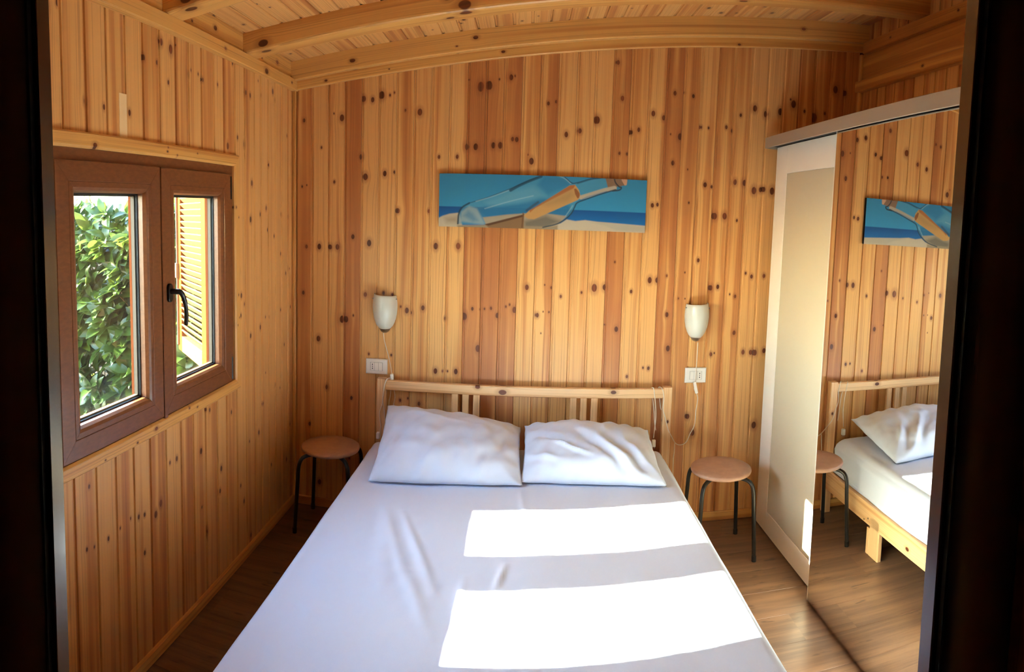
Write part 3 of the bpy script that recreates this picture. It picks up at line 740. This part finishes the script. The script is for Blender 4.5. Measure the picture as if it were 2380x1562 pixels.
# mattress under its white sheet
MX0, MX1, MY0, MY1, MZ = .488, 2.048, -.085, -2.05, .46
segs = [(hit(935, 1190, 2, MZ), hit(1015, 1395, 2, MZ), .010, .018), (hit(895, 1185, 2, MZ), hit(965, 1430, 2, MZ), .007, .02),
        (hit(1175, 1312, 2, MZ), hit(1148, 1376, 2, MZ), .010, .011), (hit(1080, 1340, 2, MZ), hit(1055, 1440, 2, MZ), .007, .014),
        (hit(950, 1330, 2, MZ), hit(1000, 1500, 2, MZ), .007, .022), (hit(1210, 1140, 2, MZ), hit(1218, 1200, 2, MZ), .005, .012), (hit(905, 1150, 2, MZ), hit(880, 1400, 2, MZ), .005, .03), (hit(760, 1300, 2, MZ), hit(700, 1500, 2, MZ), .004, .03)]
def sheet_h(x, y):
    h = .006 * noise.noise(V((x * 2.2, y * 2.2, 0))) + .003 * noise.noise(V((x * 7, y * 4, 5))) + .0012 * noise.noise(V((x * 22, y * 12, 9)))
    p = V((x, y, 0))
    for a, b, amp, wd in segs:
        a = V((a.x, a.y, 0)); b = V((b.x, b.y, 0)); t = max(0, min(1, (p - a).dot(b - a) / (b - a).length_squared))
        d = (p - (a + (b - a) * t)).length
        if d < wd * 3: h += amp * math.exp(-(d / wd) ** 2) * math.sin(PI * min(1, max(.12, t * .88 + .1)))
    return h
NX, NY = 170, 190
vs, fs = [], []
R_ = .05
cs = []      # cross-section (x, z, top weight)
SB = .262
for i in range(9): cs.append((MX0 + .012 * math.sin(i / 8 * 3), SB + (MZ - R_ - SB) * i / 8, 0.))
for i in range(1, 7): a = PI / 2 * i / 7; cs.append((MX0 + R_ - R_ * math.cos(a) * .85, MZ - R_ + R_ * math.sin(a), math.sin(a) ** 2))
for i in range(NX + 1): cs.append((MX0 + R_ + (MX1 - MX0 - 2 * R_) * i / NX, MZ, 1.))
for i in range(6, 0, -1): a = PI / 2 * i / 7; cs.append((MX1 - R_ + R_ * math.cos(a) * .85, MZ - R_ + R_ * math.sin(a), math.sin(a) ** 2))
for i in range(8, -1, -1): cs.append((MX1 - .012 * math.sin(i / 8 * 3), SB + (MZ - R_ - SB) * i / 8, 0.))
nc = len(cs)
for j in range(NY + 1):
    t = j / NY; y_ = MY0 + (MY1 - MY0) * t
    dend = min(y_ - MY1, MY0 - y_); drop = 0. if dend > .05 else .05 * (1 - math.sqrt(max(0, 1 - (1 - dend / .05) ** 2)))
    for (x_, z_, wt) in cs:
        if wt > 0: vs.append((x_, y_, z_ + wt * (sheet_h(x_, y_) - drop)))
        else:
            f_ = (MZ - z_) / (MZ - SB); s_ = -1 if x_ < 1.2 else 1
            bow = .010 * noise.noise(V((y_ * 4, s_ * 3, f_ * 1.5))) * f_ + .012 * f_
            vs.append((x_ + s_ * bow + (s_ * .012 * f_), y_, max(SB, z_ - drop * .4 + f_ * (.022 * noise.noise(V((y_ * 2.3, s_, 2.)))))))
for j in range(NY):
    for i in range(nc - 1): fs.append((j * nc + i, j * nc + i + 1, (j + 1) * nc + i + 1, (j + 1) * nc + i))
    fs.append((j * nc + nc - 1, j * nc, (j + 1) * nc, (j + 1) * nc + nc - 1))
fs.append(tuple(range(nc))[::-1]); fs.append(tuple(range(NY * nc, (NY + 1) * nc)))
mme = mesh('mattress', vs, fs, MT['white_fabric'], True)
bmm = bmesh.new(); bmm.from_mesh(mme); bmesh.ops.recalc_face_normals(bmm, faces=bmm.faces); bmm.to_mesh(mme); bmm.free()
tag(link('mattress', mme), 'wide mattress under a creased white sheet on the pine bed', 'mattress')

# pillows
def pillow(cBL, cBR, cTR, cTL, T, label, seed, folds=(), crown=0.):
    N = 64
    vs, fs = [], []
    cBL, cBR, cTR, cTL = map(V, (cBL, cBR, cTR, cTL))
    n0 = (cBR - cBL).cross(cTL - cBL).normalized()
    def surf(u, v, side):
        a, b = (u + 1) / 2, (v + 1) / 2
        pin = 1 - .035 * (1 - u * u) * abs(v) ** 3; pin2 = 1 - .03 * (1 - v * v) * abs(u) ** 3
        a = .5 + (a - .5) * pin2; b = .5 + (b - .5) * pin
        a += .006 * noise.noise(V((v * 4, seed, u))) ; b += .012 * noise.noise(V((u * 4, seed + 4, v))) * abs(v)
        p = (cBL * (1 - a) + cBR * a) * (1 - b) + (cTL * (1 - a) + cTR * a) * b
        e = (1 - abs(u) ** 2.6) * (1 - abs(v) ** 2.6); th = T * max(0, e) ** .55
        wr = 0.
        for (fu, fv_, du, dv, amp, wd, ln) in folds:
            su = (u - fu) * du + (v - fv_) * dv; tt = -(u - fu) * dv + (v - fv_) * du
            wr += amp * math.exp(-(tt / wd) ** 2) * math.exp(-(su / ln) ** 4)
        edge = max(abs(u), abs(v))
        wr += .012 * noise.noise(V((u * 2.4 + seed, v * 2.4, 0))) + .006 * noise.noise(V((u * 7 + seed, v * 4, 2))) * (1 + edge)
        pr = 1. if edge < .97 else (1 - edge) / .03
        if side > 0: q = p + n0 * (th * .62 + wr * pr) + V((0, 0, crown * math.exp(-((u) / .7) ** 2) * max(0, v + .2) * e))
        else: q = p - n0 * th * .38
        if q.z < MZ + .008: q.z = MZ + .008 + (.004 * pr if side > 0 else 0)
        if q.y > -.078: q.y = -.078
        return q
    for side in (1, -1):
        for j in range(N + 1):
            for i in range(N + 1):
                u, v = -1 + 2 * i / N, -1 + 2 * j / N
                u = math.copysign(abs(u) ** .8, u); v = math.copysign(abs(v) ** .8, v)
                vs.append(surf(u, v, side))
    M1 = (N + 1) ** 2
    for j in range(N):
        for i in range(N):
            a = j * (N + 1) + i; fs.append((a, a + 1, a + N + 2, a + N + 1)); fs.append((M1 + a, M1 + a + N + 1, M1 + a + N + 2, M1 + a + 1))
    me = mesh('pillow', vs, fs, MT['white_fabric'], True)
    b = bmesh.new(); b.from_mesh(me); bmesh.ops.remove_doubles(b, verts=b.verts, dist=.0004); bmesh.ops.recalc_face_normals(b, faces=b.faces); b.to_mesh(me); b.free()
    return tag(link('pillow', me), label, 'pillow')
pillow((.612, -.675, .472), (1.302, -.60, .472), (1.285, -.10, .575), (.575, -.10, .655), .17, 'smooth white pillow propped against the headboard on the window side of the bed', 1.3,
       [(-.85, -.5, .3, .95, .009, .05, .5), (.7, -.2, .5, .85, -.014, .10, .6), (-.3, -.8, .3, .9, .008, .05, .3), (.1, -.85, -.2, .9, -.008, .06, .3), (.45, -.8, .2, .95, .008, .05, .3), (-.2, .45, .95, -.2, .005, .05, .6)])
pillow((1.29, -.56, .472), (1.958, -.615, .472), (1.962, -.10, .565), (1.305, -.10, .585), .175, 'crumpled white pillow on the wardrobe side of the bed', 5.1,
       [(-.45, -.1, .75, -.66, -.022, .06, .4), (-.3, -.35, .8, -.6, .018, .05, .35), (.1, -.3, .55, -.83, -.018, .06, .5), (.3, -.35, .5, -.86, .018, .06, .5), (.5, -.4, .5, -.86, -.018, .06, .45), (.7, -.4, .5, -.86, .014, .05, .4), (-.7, -.55, .9, -.4, .012, .06, .25)], .02)

# ------------------------------------------------------------------ stools
def make_stool():
    t = thing('stool', 'round stool', 'stool', (0, 0, 0), 'matching bedside stools')
    bm = bmesh.new()
    R = .157; zt = .442
    prof = [(0, zt - .024), (R - .012, zt - .024), (R - .003, zt - .019), (R, zt - .011), (R - .002, zt - .004), (R - .008, zt), (R * .6, zt + .0005), (0, zt)]
    add_lathe(bm, prof, (0, 0, 0), n=48); bmesh.ops.remove_doubles(bm, verts=bm.verts, dist=1e-5)
    from_bm('seat', bm, MT['seat'], t, True)
    bm = bmesh.new(); u = math.sqrt(.5)
    path = [(u * .03, u * .03, .408), (u * .10, u * .10, .408), (u * .150, u * .150, .404), (u * .176, u * .176, .388), (u * .189, u * .189, .350), (u * .194, u * .194, .28), (u * .205, u * .205, .12), (u * .212, u * .212, .008)]
    add_tube(bm, path, .0105, 10, 5); lg = from_bm('leg', bm, MT['steel_black'], t, True)
    bm = bmesh.new(); add_tube(bm, [(u * .2115, u * .2115, .028), (u * .2125, u * .2125, .0)], .0122, 10, 0); ft = from_bm('foot_cap', bm, MT['rubber'], None); ft.parent = lg
    for k in range(1, 4):
        c = lg.copy(); COL.objects.link(c); c.parent = t; c.rotation_euler.z = k * PI / 2
        d = ft.copy(); COL.objects.link(d); d.parent = c
    return t
s1 = make_stool(); s1.location = (.287, -.198, 0); s1.rotation_euler.z = 0
s1['label'] = 'round wooden seat stool with bent black legs in the corner beneath the window wall'
s2 = copy_tree(s1); s2.location = (2.305, -.337, 0)
s2['label'] = 'round wooden seat stool with bent black legs between the bed and the wardrobe'

# ------------------------------------------------------------------ wardrobe
wd_ = thing('wardrobe', 'tall sliding door wardrobe with one cream panel door and one mirror door', 'wardrobe', (2.88, -.95, 0))
XW, XM, WE0, WE1 = 2.617, 2.569, -.067, -2.02
bm = bmesh.new()
bx(bm, 2.665, XR - .05, WE0 - .018, WE0, .0, 2.10); bx(bm, 2.665, XR - .05, WE1, WE1 + .018, .0, 2.10)
bx(bm, 2.665, XR - .05, WE1 + .018, WE0 - .018, 2.08, 2.10); bx(bm, XR - .06, XR - .05, WE1 + .018, WE0 - .018, .0, 2.08); bx(bm, 2.70, XR - .06, WE1 + .018, WE0 - .018, .05, .07)
from_bm('carcass', bm, MT['white_laminate'], wd_)
# top rail: fascia with a return and a dark block for the shaded running slot
bm = bmesh.new()
bx(bm, 2.548, 2.556, WE1 - .01, WE0 + .012, 2.108, 2.166, .002); bx(bm, 2.556, 2.70, WE1 - .01, WE0 + .012, 2.155, 2.166, .002)
bx(bm, 2.556, 2.66, WE0 + .008, WE0 + .012, 2.108, 2.155)
from_bm('top_rail', bm, MT['rail'], wd_)
box('slot_shade', MT['dark'], wd_, 2.556, 2.66, WE1, WE0 + .006, 2.122, 2.155)  # dark filling gives the track's shadow line under the rail by colour
box('floor_rail', MT['rail'], wd_, 2.625, 2.66, WE1, WE0, .0, .004)
# cream door: wide stiles round a glass panel
bm = bmesh.new()
y0, y1, z0, z1 = -.92, -.069, .005, 2.118
ys, zl, zu = -.222, .125, 1.97
bx(bm, XW, XW + .03, ys, y1, z0, z1, .0015); bx(bm, XW, XW + .03, y0, y0 + .06, z0, z1, .0015)
bx(bm, XW, XW + .03, y0 + .06, ys, z0, zl, .0015); bx(bm, XW, XW + .03, y0 + .06, ys, zu, z1, .0015)
dr = from_bm('door', bm, MT['white_laminate'], wd_)
box('panel', MT['cream_panel'], dr, XW + .003, XW + .02, y0 + .0605, ys - .0015, zl + .0015, zu - .0015)
# mirror door
y0, y1 = -1.99, -.883
bm = bmesh.new()
bx(bm, XM + .004, XM + .024, y0, y1, .006, 2.112, .001)
md = from_bm('mirror_door', bm, MT['dark'], wd_)
box('mirror', MT['mirror'], md, XM, XM + .0038, y0 + .001, y1 - .0025, .010, 2.108)
bm = bmesh.new(); bx(bm, XM - .001, XM + .024, y1 - .0025, y1 + .001, .006, 2.112)
from_bm('edge_strip', bm, MT['white_laminate'], md)

# ------------------------------------------------------------------ wall lamps with cords
def lamp(cx, label, mirror, zb=1.03):
    t = thing('wall_lamp', label, 'lamp', (cx, 0, zb), 'pair of bedside wall lamps')
    W2 = .067
    outer = [(.030, .024), (.041, .036), (.051, .054), (.060, .08), (.0655, .11), (.068, .14), (.067, .17), (.0635, .20), (.061, .214)]
    inner = [(r - .004, z) for r, z in outer]
    bm = bmesh.new()
    co = add_lathe(bm, outer + [(outer[-1][0] - .002, .216)] + inner[::-1] + [outer[0]], (0, 0, 0), PI, 2 * PI, 24, 1.25)
    bmesh.ops.translate(bm, verts=bm.verts, vec=(cx, -.002, zb))
    # slanted rim: the outer side of the rim sits a little lower
    for v in bm.verts:
        k = max(0, (v.co.z - zb - .15) / .066); v.co.z -= k * .010 * (.5 + .5 * mirror * (v.co.x - cx) / W2)
    bmesh.ops.remove_doubles(bm, verts=bm.verts, dist=1e-5)
    shd = from_bm('shade', bm, MT['opal'], t, True)
    bm = bmesh.new()
    add_lathe(bm, [(0, 0), (.012, .001), (.022, .008), (.0305, .0245), (.031, .027), (0, .027)], (cx, -.002, zb), PI, 2 * PI, 20, 1.25)
    from_bm('metal_cup', bm, MT['nickel'], t, True)
    box('back_plate', MT['nickel'], t, cx - .02, cx + .02, -.006, 0, zb + .01, zb + .12, bev=.001)
    for s in (-1, 1):
        bm = bmesh.new(); bmesh.ops.create_uvsphere(bm, u_segments=10, v_segments=6, radius=.0035)
        bmesh.ops.translate(bm, verts=bm.verts, vec=(cx + s * .0655, -.022, zb + .188)); from_bm('screw', bm, MT['nickel'], shd, True)
    return t
l1 = lamp(.534, 'white glass wall lamp over the bed, nearer the window', 1)
l2 = lamp(2.224, 'white glass wall lamp between the painting and the wardrobe', -1)
def pts(lst): return [hit(a, b, 1, y) for a, b, y in lst]
CR = .0024
tube('cord', MT['cord'], l1, pts([(891, 774, -.03), (893, 790, -.02), (897, 806, -.012), (903, 828, -.012), (908, 852, -.02), (911, 872, -.045)]), CR, 6)
sw = tube('inline_knob', MT['plastic'], l1, [hit(910, 869, 1, -.045), hit(911, 873, 1, -.045), hit(911.5, 882, 1, -.045)], [.008, .0105, .0105, .010, .009], 12, 2)
for j, path in enumerate([[(910, 880, -.05), (903, 879, -.068), (896, 889, -.075), (892, 910, -.076), (890, 932, -.076), (893, 955, -.078), (894, 968, -.08), (896, 985, -.085)],
             [(908, 880, -.05), (900, 880, -.069), (894, 892, -.076), (890, 920, -.077), (888, 940, -.078), (882, 958, -.078), (883, 975, -.08), (885, 990, -.082), (883, 1006, -.085)],
             [(909, 902, -.024), (907, 920, -.022), (904, 935, -.022), (904, 955, -.022)], [(915, 902, -.024), (918, 922, -.022), (915, 940, -.022), (914, 958, -.022)]]):
    tube('cord_loop', MT['cord'], l1, pts(path), CR * .95, 6)
pl = box('plug', MT['plastic'], l1, *sum(([c - d, c + d] for c, d in zip(hit(879, 1012, 1, -.09), (.010, .012, .018))), []), bev=.004)
tube('cord', MT['cord'], l2, pts([(1622, 796, -.03), (1621, 812, -.024), (1620, 830, -.02), (1618.5, 855, -.02), (1616, 890, -.02)]), CR, 6)
a, b = hit(1614, 888, 1, -.02), hit(1619, 914, 1, -.02)
bm = bmesh.new(); L_ = (b - a).length; bx(bm, -.008, .008, -.007, .007, 0, L_, .003, 2); bx(bm, -.0095, -.0075, -.004, .004, L_ * .5, L_ * .75, .0008)
ob = from_bm('cord_switch', bm, MT['plastic'], None); ob.matrix_basis = frame_mat4(a, b - a, (0, -1, 0)); ob.parent = l2; ob.matrix_parent_inverse = Matrix.Translation(-l2.location)
tube('cord', MT['cord'], l2, pts([(1619, 914, -.02), (1621.5, 925, -.02), (1620, 940, -.02), (1617, 958, -.02), (1614, 988, -.022), (1604, 1008, -.024), (1595, 1027, -.026), (1582, 1034, -.03), (1570, 1030, -.04), (1560, 1013, -.06), (1552, 996, -.076), (1546, 970, -.078), (1541, 950, -.078), (1543, 925, -.077), (1540, 906, -.074), (1534, 899.5, -.06), (1531, 902, -.044), (1532, 915, -.03), (1535, 945, -.028), (1537, 953, -.028)]), CR, 6)
tube('cord_loop', MT['cord'], l2, pts([(1568, 1030, -.045), (1567, 1050, -.05), (1565, 1065, -.05), (1564, 1095, -.05), (1564, 1120, -.05)]), CR * 1.1, 6)
for path in ([(1515, 901, -.06), (1519, 903, -.074), (1521.5, 920, -.077), (1524, 950, -.077), (1524, 975, -.077), (1521, 1000, -.078), (1519, 1018, -.08)],
             [(1515, 903, -.05), (1517, 925, -.03), (1520, 955, -.03), (1522, 985, -.034), (1524, 1000, -.036)]):
    tube('cord_loop', MT['cord'], l2, pts(path), CR, 6)
c = hit(1519, 1030, 1, -.082)
bm = bmesh.new(); bx(bm, c.x - .010, c.x + .010, c.y - .012, c.y + .008, c.z - .018, c.z + .018, .004, 2)
pg = from_bm('plug', bm, MT['plastic'], l2)
bm = bmesh.new()
for s in (-1, 1): add_tube(bm, [(c.x + s * .006, c.y, c.z - .018), (c.x + s * .006, c.y, c.z - .030)], .002, 6, 0)
from_bm('pin', bm, MT['nickel'], pg)

# ------------------------------------------------------------------ wall sockets
def outlet(x0, z0, flip, label):
    W_, H_ = .1215, .085
    t = thing('wall_socket', label, 'socket', (x0 + W_ / 2, 0, z0), 'switch and socket plates by the bed')
    bm = bmesh.new(); bx(bm, x0, x0 + W_, -.010, -.0005, z0, z0 + H_)
    top = [f for f in bm.faces if f.normal.y < -.5]
    bmesh.ops.bevel(bm, geom=list({e for e in bm.edges if abs(e.verts[0].co.y + .010) < 1e-5 and abs(e.verts[1].co.y + .010) < 1e-5}), offset=.007, segments=3, affect='EDGES', profile=.6)
    from_bm('plate', bm, MT['plastic'], t)
    mods = ['socket', 'switch', 'blank'] if not flip else ['switch', 'blank', 'socket']
    mw, mh = .0225, .045
    mx0 = x0 + W_ / 2 - 1.5 * mw; mz = z0 + H_ / 2 - mh / 2
    for i, kd in enumerate(mods):
        a = mx0 + i * mw
        fr = box({'socket': 'socket_insert', 'switch': 'rocker', 'blank': 'rocker'}[kd], MT['plastic'], t, a + .0006, a + mw - .0006, -.0122 if kd != 'socket' else -.0112, -.0095, mz, mz + mh, bev=.0006)
        if kd == 'socket':
            for dz in (-.011, 0, .011):
                box('hole', MT['hole'], fr, a + mw / 2 - .0022, a + mw / 2 + .0022, -.0116, -.0108, mz + mh / 2 + dz - (.0022 if dz == 0 else .0036), mz + mh / 2 + dz + (.0022 if dz == 0 else .0036))
    bm = bmesh.new(); bx(bm, mx0 - .001, mx0 + 3 * mw + .001, -.0104, -.0098, mz - .001, mz + mh + .001)
    from_bm('insert_gap', bm, MT['gap'], t)
    return t
outlet(.4292, .797, False, 'ivory switch plate whose socket holes are at the window end')
outlet(2.174, .797, True, 'ivory switch plate with a lamp cord hanging across it')

# ------------------------------------------------------------------ painting
def painting():
    t = thing('canvas_picture', 'long canvas painting of a bottle with a rolled message on a beach', 'picture', (1.365, 0, 1.61))
    TL, TR, BR, BL = V((.8207, 0, 1.8922)), V((1.9103, 0, 1.892)), V((1.9103, 0, 1.6145)), V((.8207, 0, 1.6145))
    NXp, NYp = 440, 112
    q = [np.array(a, float) for a in ((95, 102), (2218, 172), (2195, 712), (88, 650))]
    uu, vv = np.meshgrid(np.linspace(0, 1, NXp + 1), np.linspace(0, 1, NYp + 1))
    PX = (q[0][0] * (1 - uu) + q[1][0] * uu) * (1 - vv) + (q[3][0] * (1 - uu) + q[2][0] * uu) * vv
    PY = (q[0][1] * (1 - uu) + q[1][1] * uu) * (1 - vv) + (q[3][1] * (1 - uu) + q[2][1] * uu) * vv
    C = np.zeros(PX.shape + (3,))
    lin = lambda r, g, b: np.array(srgb(r, g, b)[:3])
    def blend(mask, col, a=1.):
        m = np.clip(mask, 0, 1)[..., None] * a; C[:] = C * (1 - m) + np.array(col) * m
    def poly(pt, soft=6.):
        P = np.array(pt, float); inside = np.zeros(PX.shape, bool); dist = np.full(PX.shape, 1e9)
        for i in range(len(P)):
            (xa, ya), (xb, yb) = P[i], P[(i + 1) % len(P)]
            cnd = ((ya > PY) != (yb > PY)) & (PX < (xb - xa) * (PY - ya) / (yb - ya + 1e-9) + xa); inside ^= cnd
            tt = np.clip(((PX - xa) * (xb - xa) + (PY - ya) * (yb - ya)) / ((xb - xa) ** 2 + (yb - ya) ** 2 + 1e-9), 0, 1)
            dist = np.minimum(dist, np.hypot(PX - xa - tt * (xb - xa), PY - ya - tt * (yb - ya)))
        return np.clip(.5 + np.where(inside, dist, -dist) / soft, 0, 1)
    def stroke(pt, wd, soft=5.):
        P = [tuple(v)[:2] for v in catmull([(a, b, 0) for a, b in pt], 6)]; dist = np.full(PX.shape, 1e9)
        for (xa, ya), (xb, yb) in zip(P, P[1:]):
            tt = np.clip(((PX - xa) * (xb - xa) + (PY - ya) * (yb - ya)) / ((xb - xa) ** 2 + (yb - ya) ** 2 + 1e-9), 0, 1)
            dist = np.minimum(dist, np.hypot(PX - xa - tt * (xb - xa), PY - ya - tt * (yb - ya)))
        return np.clip((wd - dist) / soft + .5, 0, 1)
    g = np.clip((PX - 90) / 2100, 0, 1)[..., None]
    hor = 440 + (PX - 90) * (505 - 440) / 2105
    up = np.clip((hor - PY) / 340, 0, 1)[..., None]
    C[:] = lin(62, 160, 208) * (1 - up) + lin(66, 150, 190) * up
    C[:] = C * (1 - .25 * g * up) + lin(50, 140, 176) * (.25 * g * up)
    seat = np.clip((PY - hor) / 160, 0, 1)[..., None]
    sea = lin(26, 92, 158) * (1 - seat) + lin(30, 124, 196) * seat
    m = np.clip((PY - hor) / 6 + .5, 0, 1)[..., None]; C[:] = C * (1 - m) + sea * m
    sand = lin(214, 198, 172); sandd = lin(168, 150, 124)
    blend(poly([(60, 575), (130, 540), (200, 520), (300, 510), (330, 640), (620, 660), (620, 760), (60, 760)], 14), sand)
    blend(poly([(150, 560), (280, 540), (300, 620), (170, 610)], 60), sandd, .7)
    blend(poly([(1330, 620), (1390, 580), (1480, 596), (1580, 586), (1720, 604), (2230, 640), (2230, 760), (1000, 760), (1100, 660)], 12), sand)
    blend(poly([(1620, 606), (1780, 640), (1900, 690), (2230, 700), (2230, 650), (1740, 606)], 20), lin(196, 186, 166), .7)
    bottle = [(285, 625), (298, 510), (330, 450), (430, 402), (600, 350), (800, 270), (1000, 190), (1150, 132), (1270, 116), (1370, 145), (1440, 208), (1500, 205), (1640, 165), (1785, 148), (1812, 255), (1740, 290), (1600, 350), (1510, 395), (1470, 450), (1440, 515), (1380, 575), (1290, 628), (1150, 664), (600, 665), (540, 632)]
    bm_ = poly(bottle, 8)
    blend(bm_, lin(92, 168, 200), .55)
    blend(bm_ * poly([(480, 470), (600, 440), (900, 420), (1110, 360), (1420, 440), (1440, 520), (1380, 560), (1180, 530), (860, 560), (560, 555)], 40), lin(36, 122, 172), .75)
    blend(bm_ * poly([(1150, 140), (1290, 130), (1400, 190), (1440, 230), (1200, 330), (1100, 230)], 50), lin(40, 128, 178), .6)
    blend(bm_ * poly([(560, 400), (820, 300), (1050, 240), (1180, 340), (1000, 400), (600, 450)], 60), lin(112, 180, 205), .6)
    blend(bm_ * poly([(540, 560), (800, 530), (960, 520), (1180, 520), (1390, 545), (1300, 640), (1130, 700), (600, 700)], 14), lin(190, 170, 138), .9)
    blend(bm_ * poly([(960, 600), (1180, 540), (1330, 600), (1180, 670), (960, 680)], 50), lin(104, 100, 90), .75)
    blend(poly([(280, 640), (560, 634), (960, 650), (1200, 655), (1300, 640), (1300, 800), (280, 800)], 20), lin(168, 150, 122))
    blend(poly([(310, 600), (320, 500), (400, 440), (480, 470), (560, 620), (540, 632)], 24), lin(176, 190, 180), .65)
    blend(poly([(345, 540), (390, 490), (440, 520), (490, 590), (440, 600)], 40), lin(80, 140, 176), .7)
    blend(poly([(560, 632), (700, 600), (960, 530), (955, 700), (640, 700)], 8), lin(150, 116, 82))
    blend(poly([(560, 630), (960, 528), (958, 552), (600, 645)], 8), lin(96, 62, 40), .9)
    blend(poly([(955, 545), (1010, 490), (1060, 470), (1420, 235), (1475, 228), (1515, 280), (1532, 345), (1505, 380), (1060, 580), (1000, 575)], 8), lin(214, 164, 100))
    blend(poly([(1010, 490), (1420, 235), (1475, 228), (1460, 262), (1070, 465), (1020, 510)], 10), lin(186, 110, 62), .9)
    blend(poly([(1150, 430), (1430, 290), (1470, 330), (1400, 400), (1200, 440)], 60), lin(186, 150, 96), .7)
    blend(poly([(1465, 270), (1485, 265), (1520, 310), (1525, 355), (1500, 365), (1475, 320)], 8), lin(150, 90, 52), .9)
    blend(stroke([(950, 520), (945, 580), (938, 660)], 8), lin(120, 86, 56), .8)
    blend(stroke([(985, 490), (1050, 440), (1100, 405)], 12, 14), lin(70, 70, 66), .6)
    blend(poly([(1785, 148), (1870, 150), (1960, 158), (2012, 165), (2005, 222), (1960, 232), (1812, 258)], 6), lin(150, 118, 92))
    blend(poly([(1950, 158), (2012, 165), (2005, 222), (1985, 228), (1955, 180)], 6), lin(226, 178, 140))
    blend(stroke([(1875, 150), (1890, 200), (1925, 240), (1950, 250), (1930, 275), (1860, 285)], 7), lin(58, 62, 66), .9)
    blend(stroke([(1540, 355), (1650, 320), (1760, 285), (1880, 255)], 22, 10), lin(206, 186, 156), .9)
    dk = lin(38, 66, 82)
    for pt, wd, a in (([(285, 622), (295, 520), (330, 455), (400, 412)], 9, .85), ([(400, 412), (600, 350), (800, 275), (1000, 190), (1150, 135), (1270, 120)], 5, .6), ([(820, 285), (900, 240), (1010, 190), (1130, 145)], 14, .7),
                      ([(1370, 150), (1440, 208), (1500, 205), (1640, 165), (1780, 150)], 6, .75), ([(1500, 215), (1640, 172), (1740, 156)], 6, .5), ([(1890, 272), (1740, 318), (1600, 368), (1500, 408), (1470, 455), (1440, 515), (1380, 575), (1290, 628), (1150, 662)], 7, .85)):
        blend(stroke(pt, wd), dk, a)
    blend(stroke([(1500, 400), (1600, 350), (1800, 290)], 5), lin(40, 120, 170), .5)
    for pt in ([(470, 395), (640, 345), (800, 285)], [(1290, 130), (1370, 165), (1430, 215)], [(560, 470), (800, 400), (1050, 340)], [(1380, 545), (1425, 480), (1450, 440)]): blend(stroke(pt, 5, 8), lin(190, 220, 230), .45)
    vs, fs = [], []
    for j in range(NYp + 1):
        for i in range(NXp + 1):
            a, b = i / NXp, j / NYp
            P = (TL * (1 - a) + TR * a) * (1 - b) + (BL * (1 - a) + BR * a) * b
            vs.append((P.x, -.0225, P.z))
    for j in range(NYp):
        for i in range(NXp):
            k = j * (NXp + 1) + i; fs.append((k, k + NXp + 1, k + NXp + 2, k + 1))
    m, n, b = newmat('oil_paint')
    ca = n.n('VertexColor', layer_name='paint')
    wv = n.noise(n.n('TexCoord').outputs['Object'], 700, 2)
    n.l(n.mix(.06, ca.outputs[0], wv, 'OVERLAY'), b.inputs['Base Color']); b.inputs['Roughness'].default_value = .6; b.inputs['Specular IOR Level'].default_value = .25
    me = mesh('painted_face', vs, fs, m)
    at = me.color_attributes.new('paint', 'FLOAT_COLOR', 'POINT')
    flatc = np.ones((len(vs), 4), np.float32); flatc[:, :3] = C.reshape(-1, 3) * .72; at.data.foreach_set('color', flatc.ravel())
    link('painted_face', me, t)
    box('stretcher', MT['canvas_side'], t, TL.x + .0005, TR.x - .0005, -.022, -.001, BL.z + .0005, TL.z - .0005)
painting()
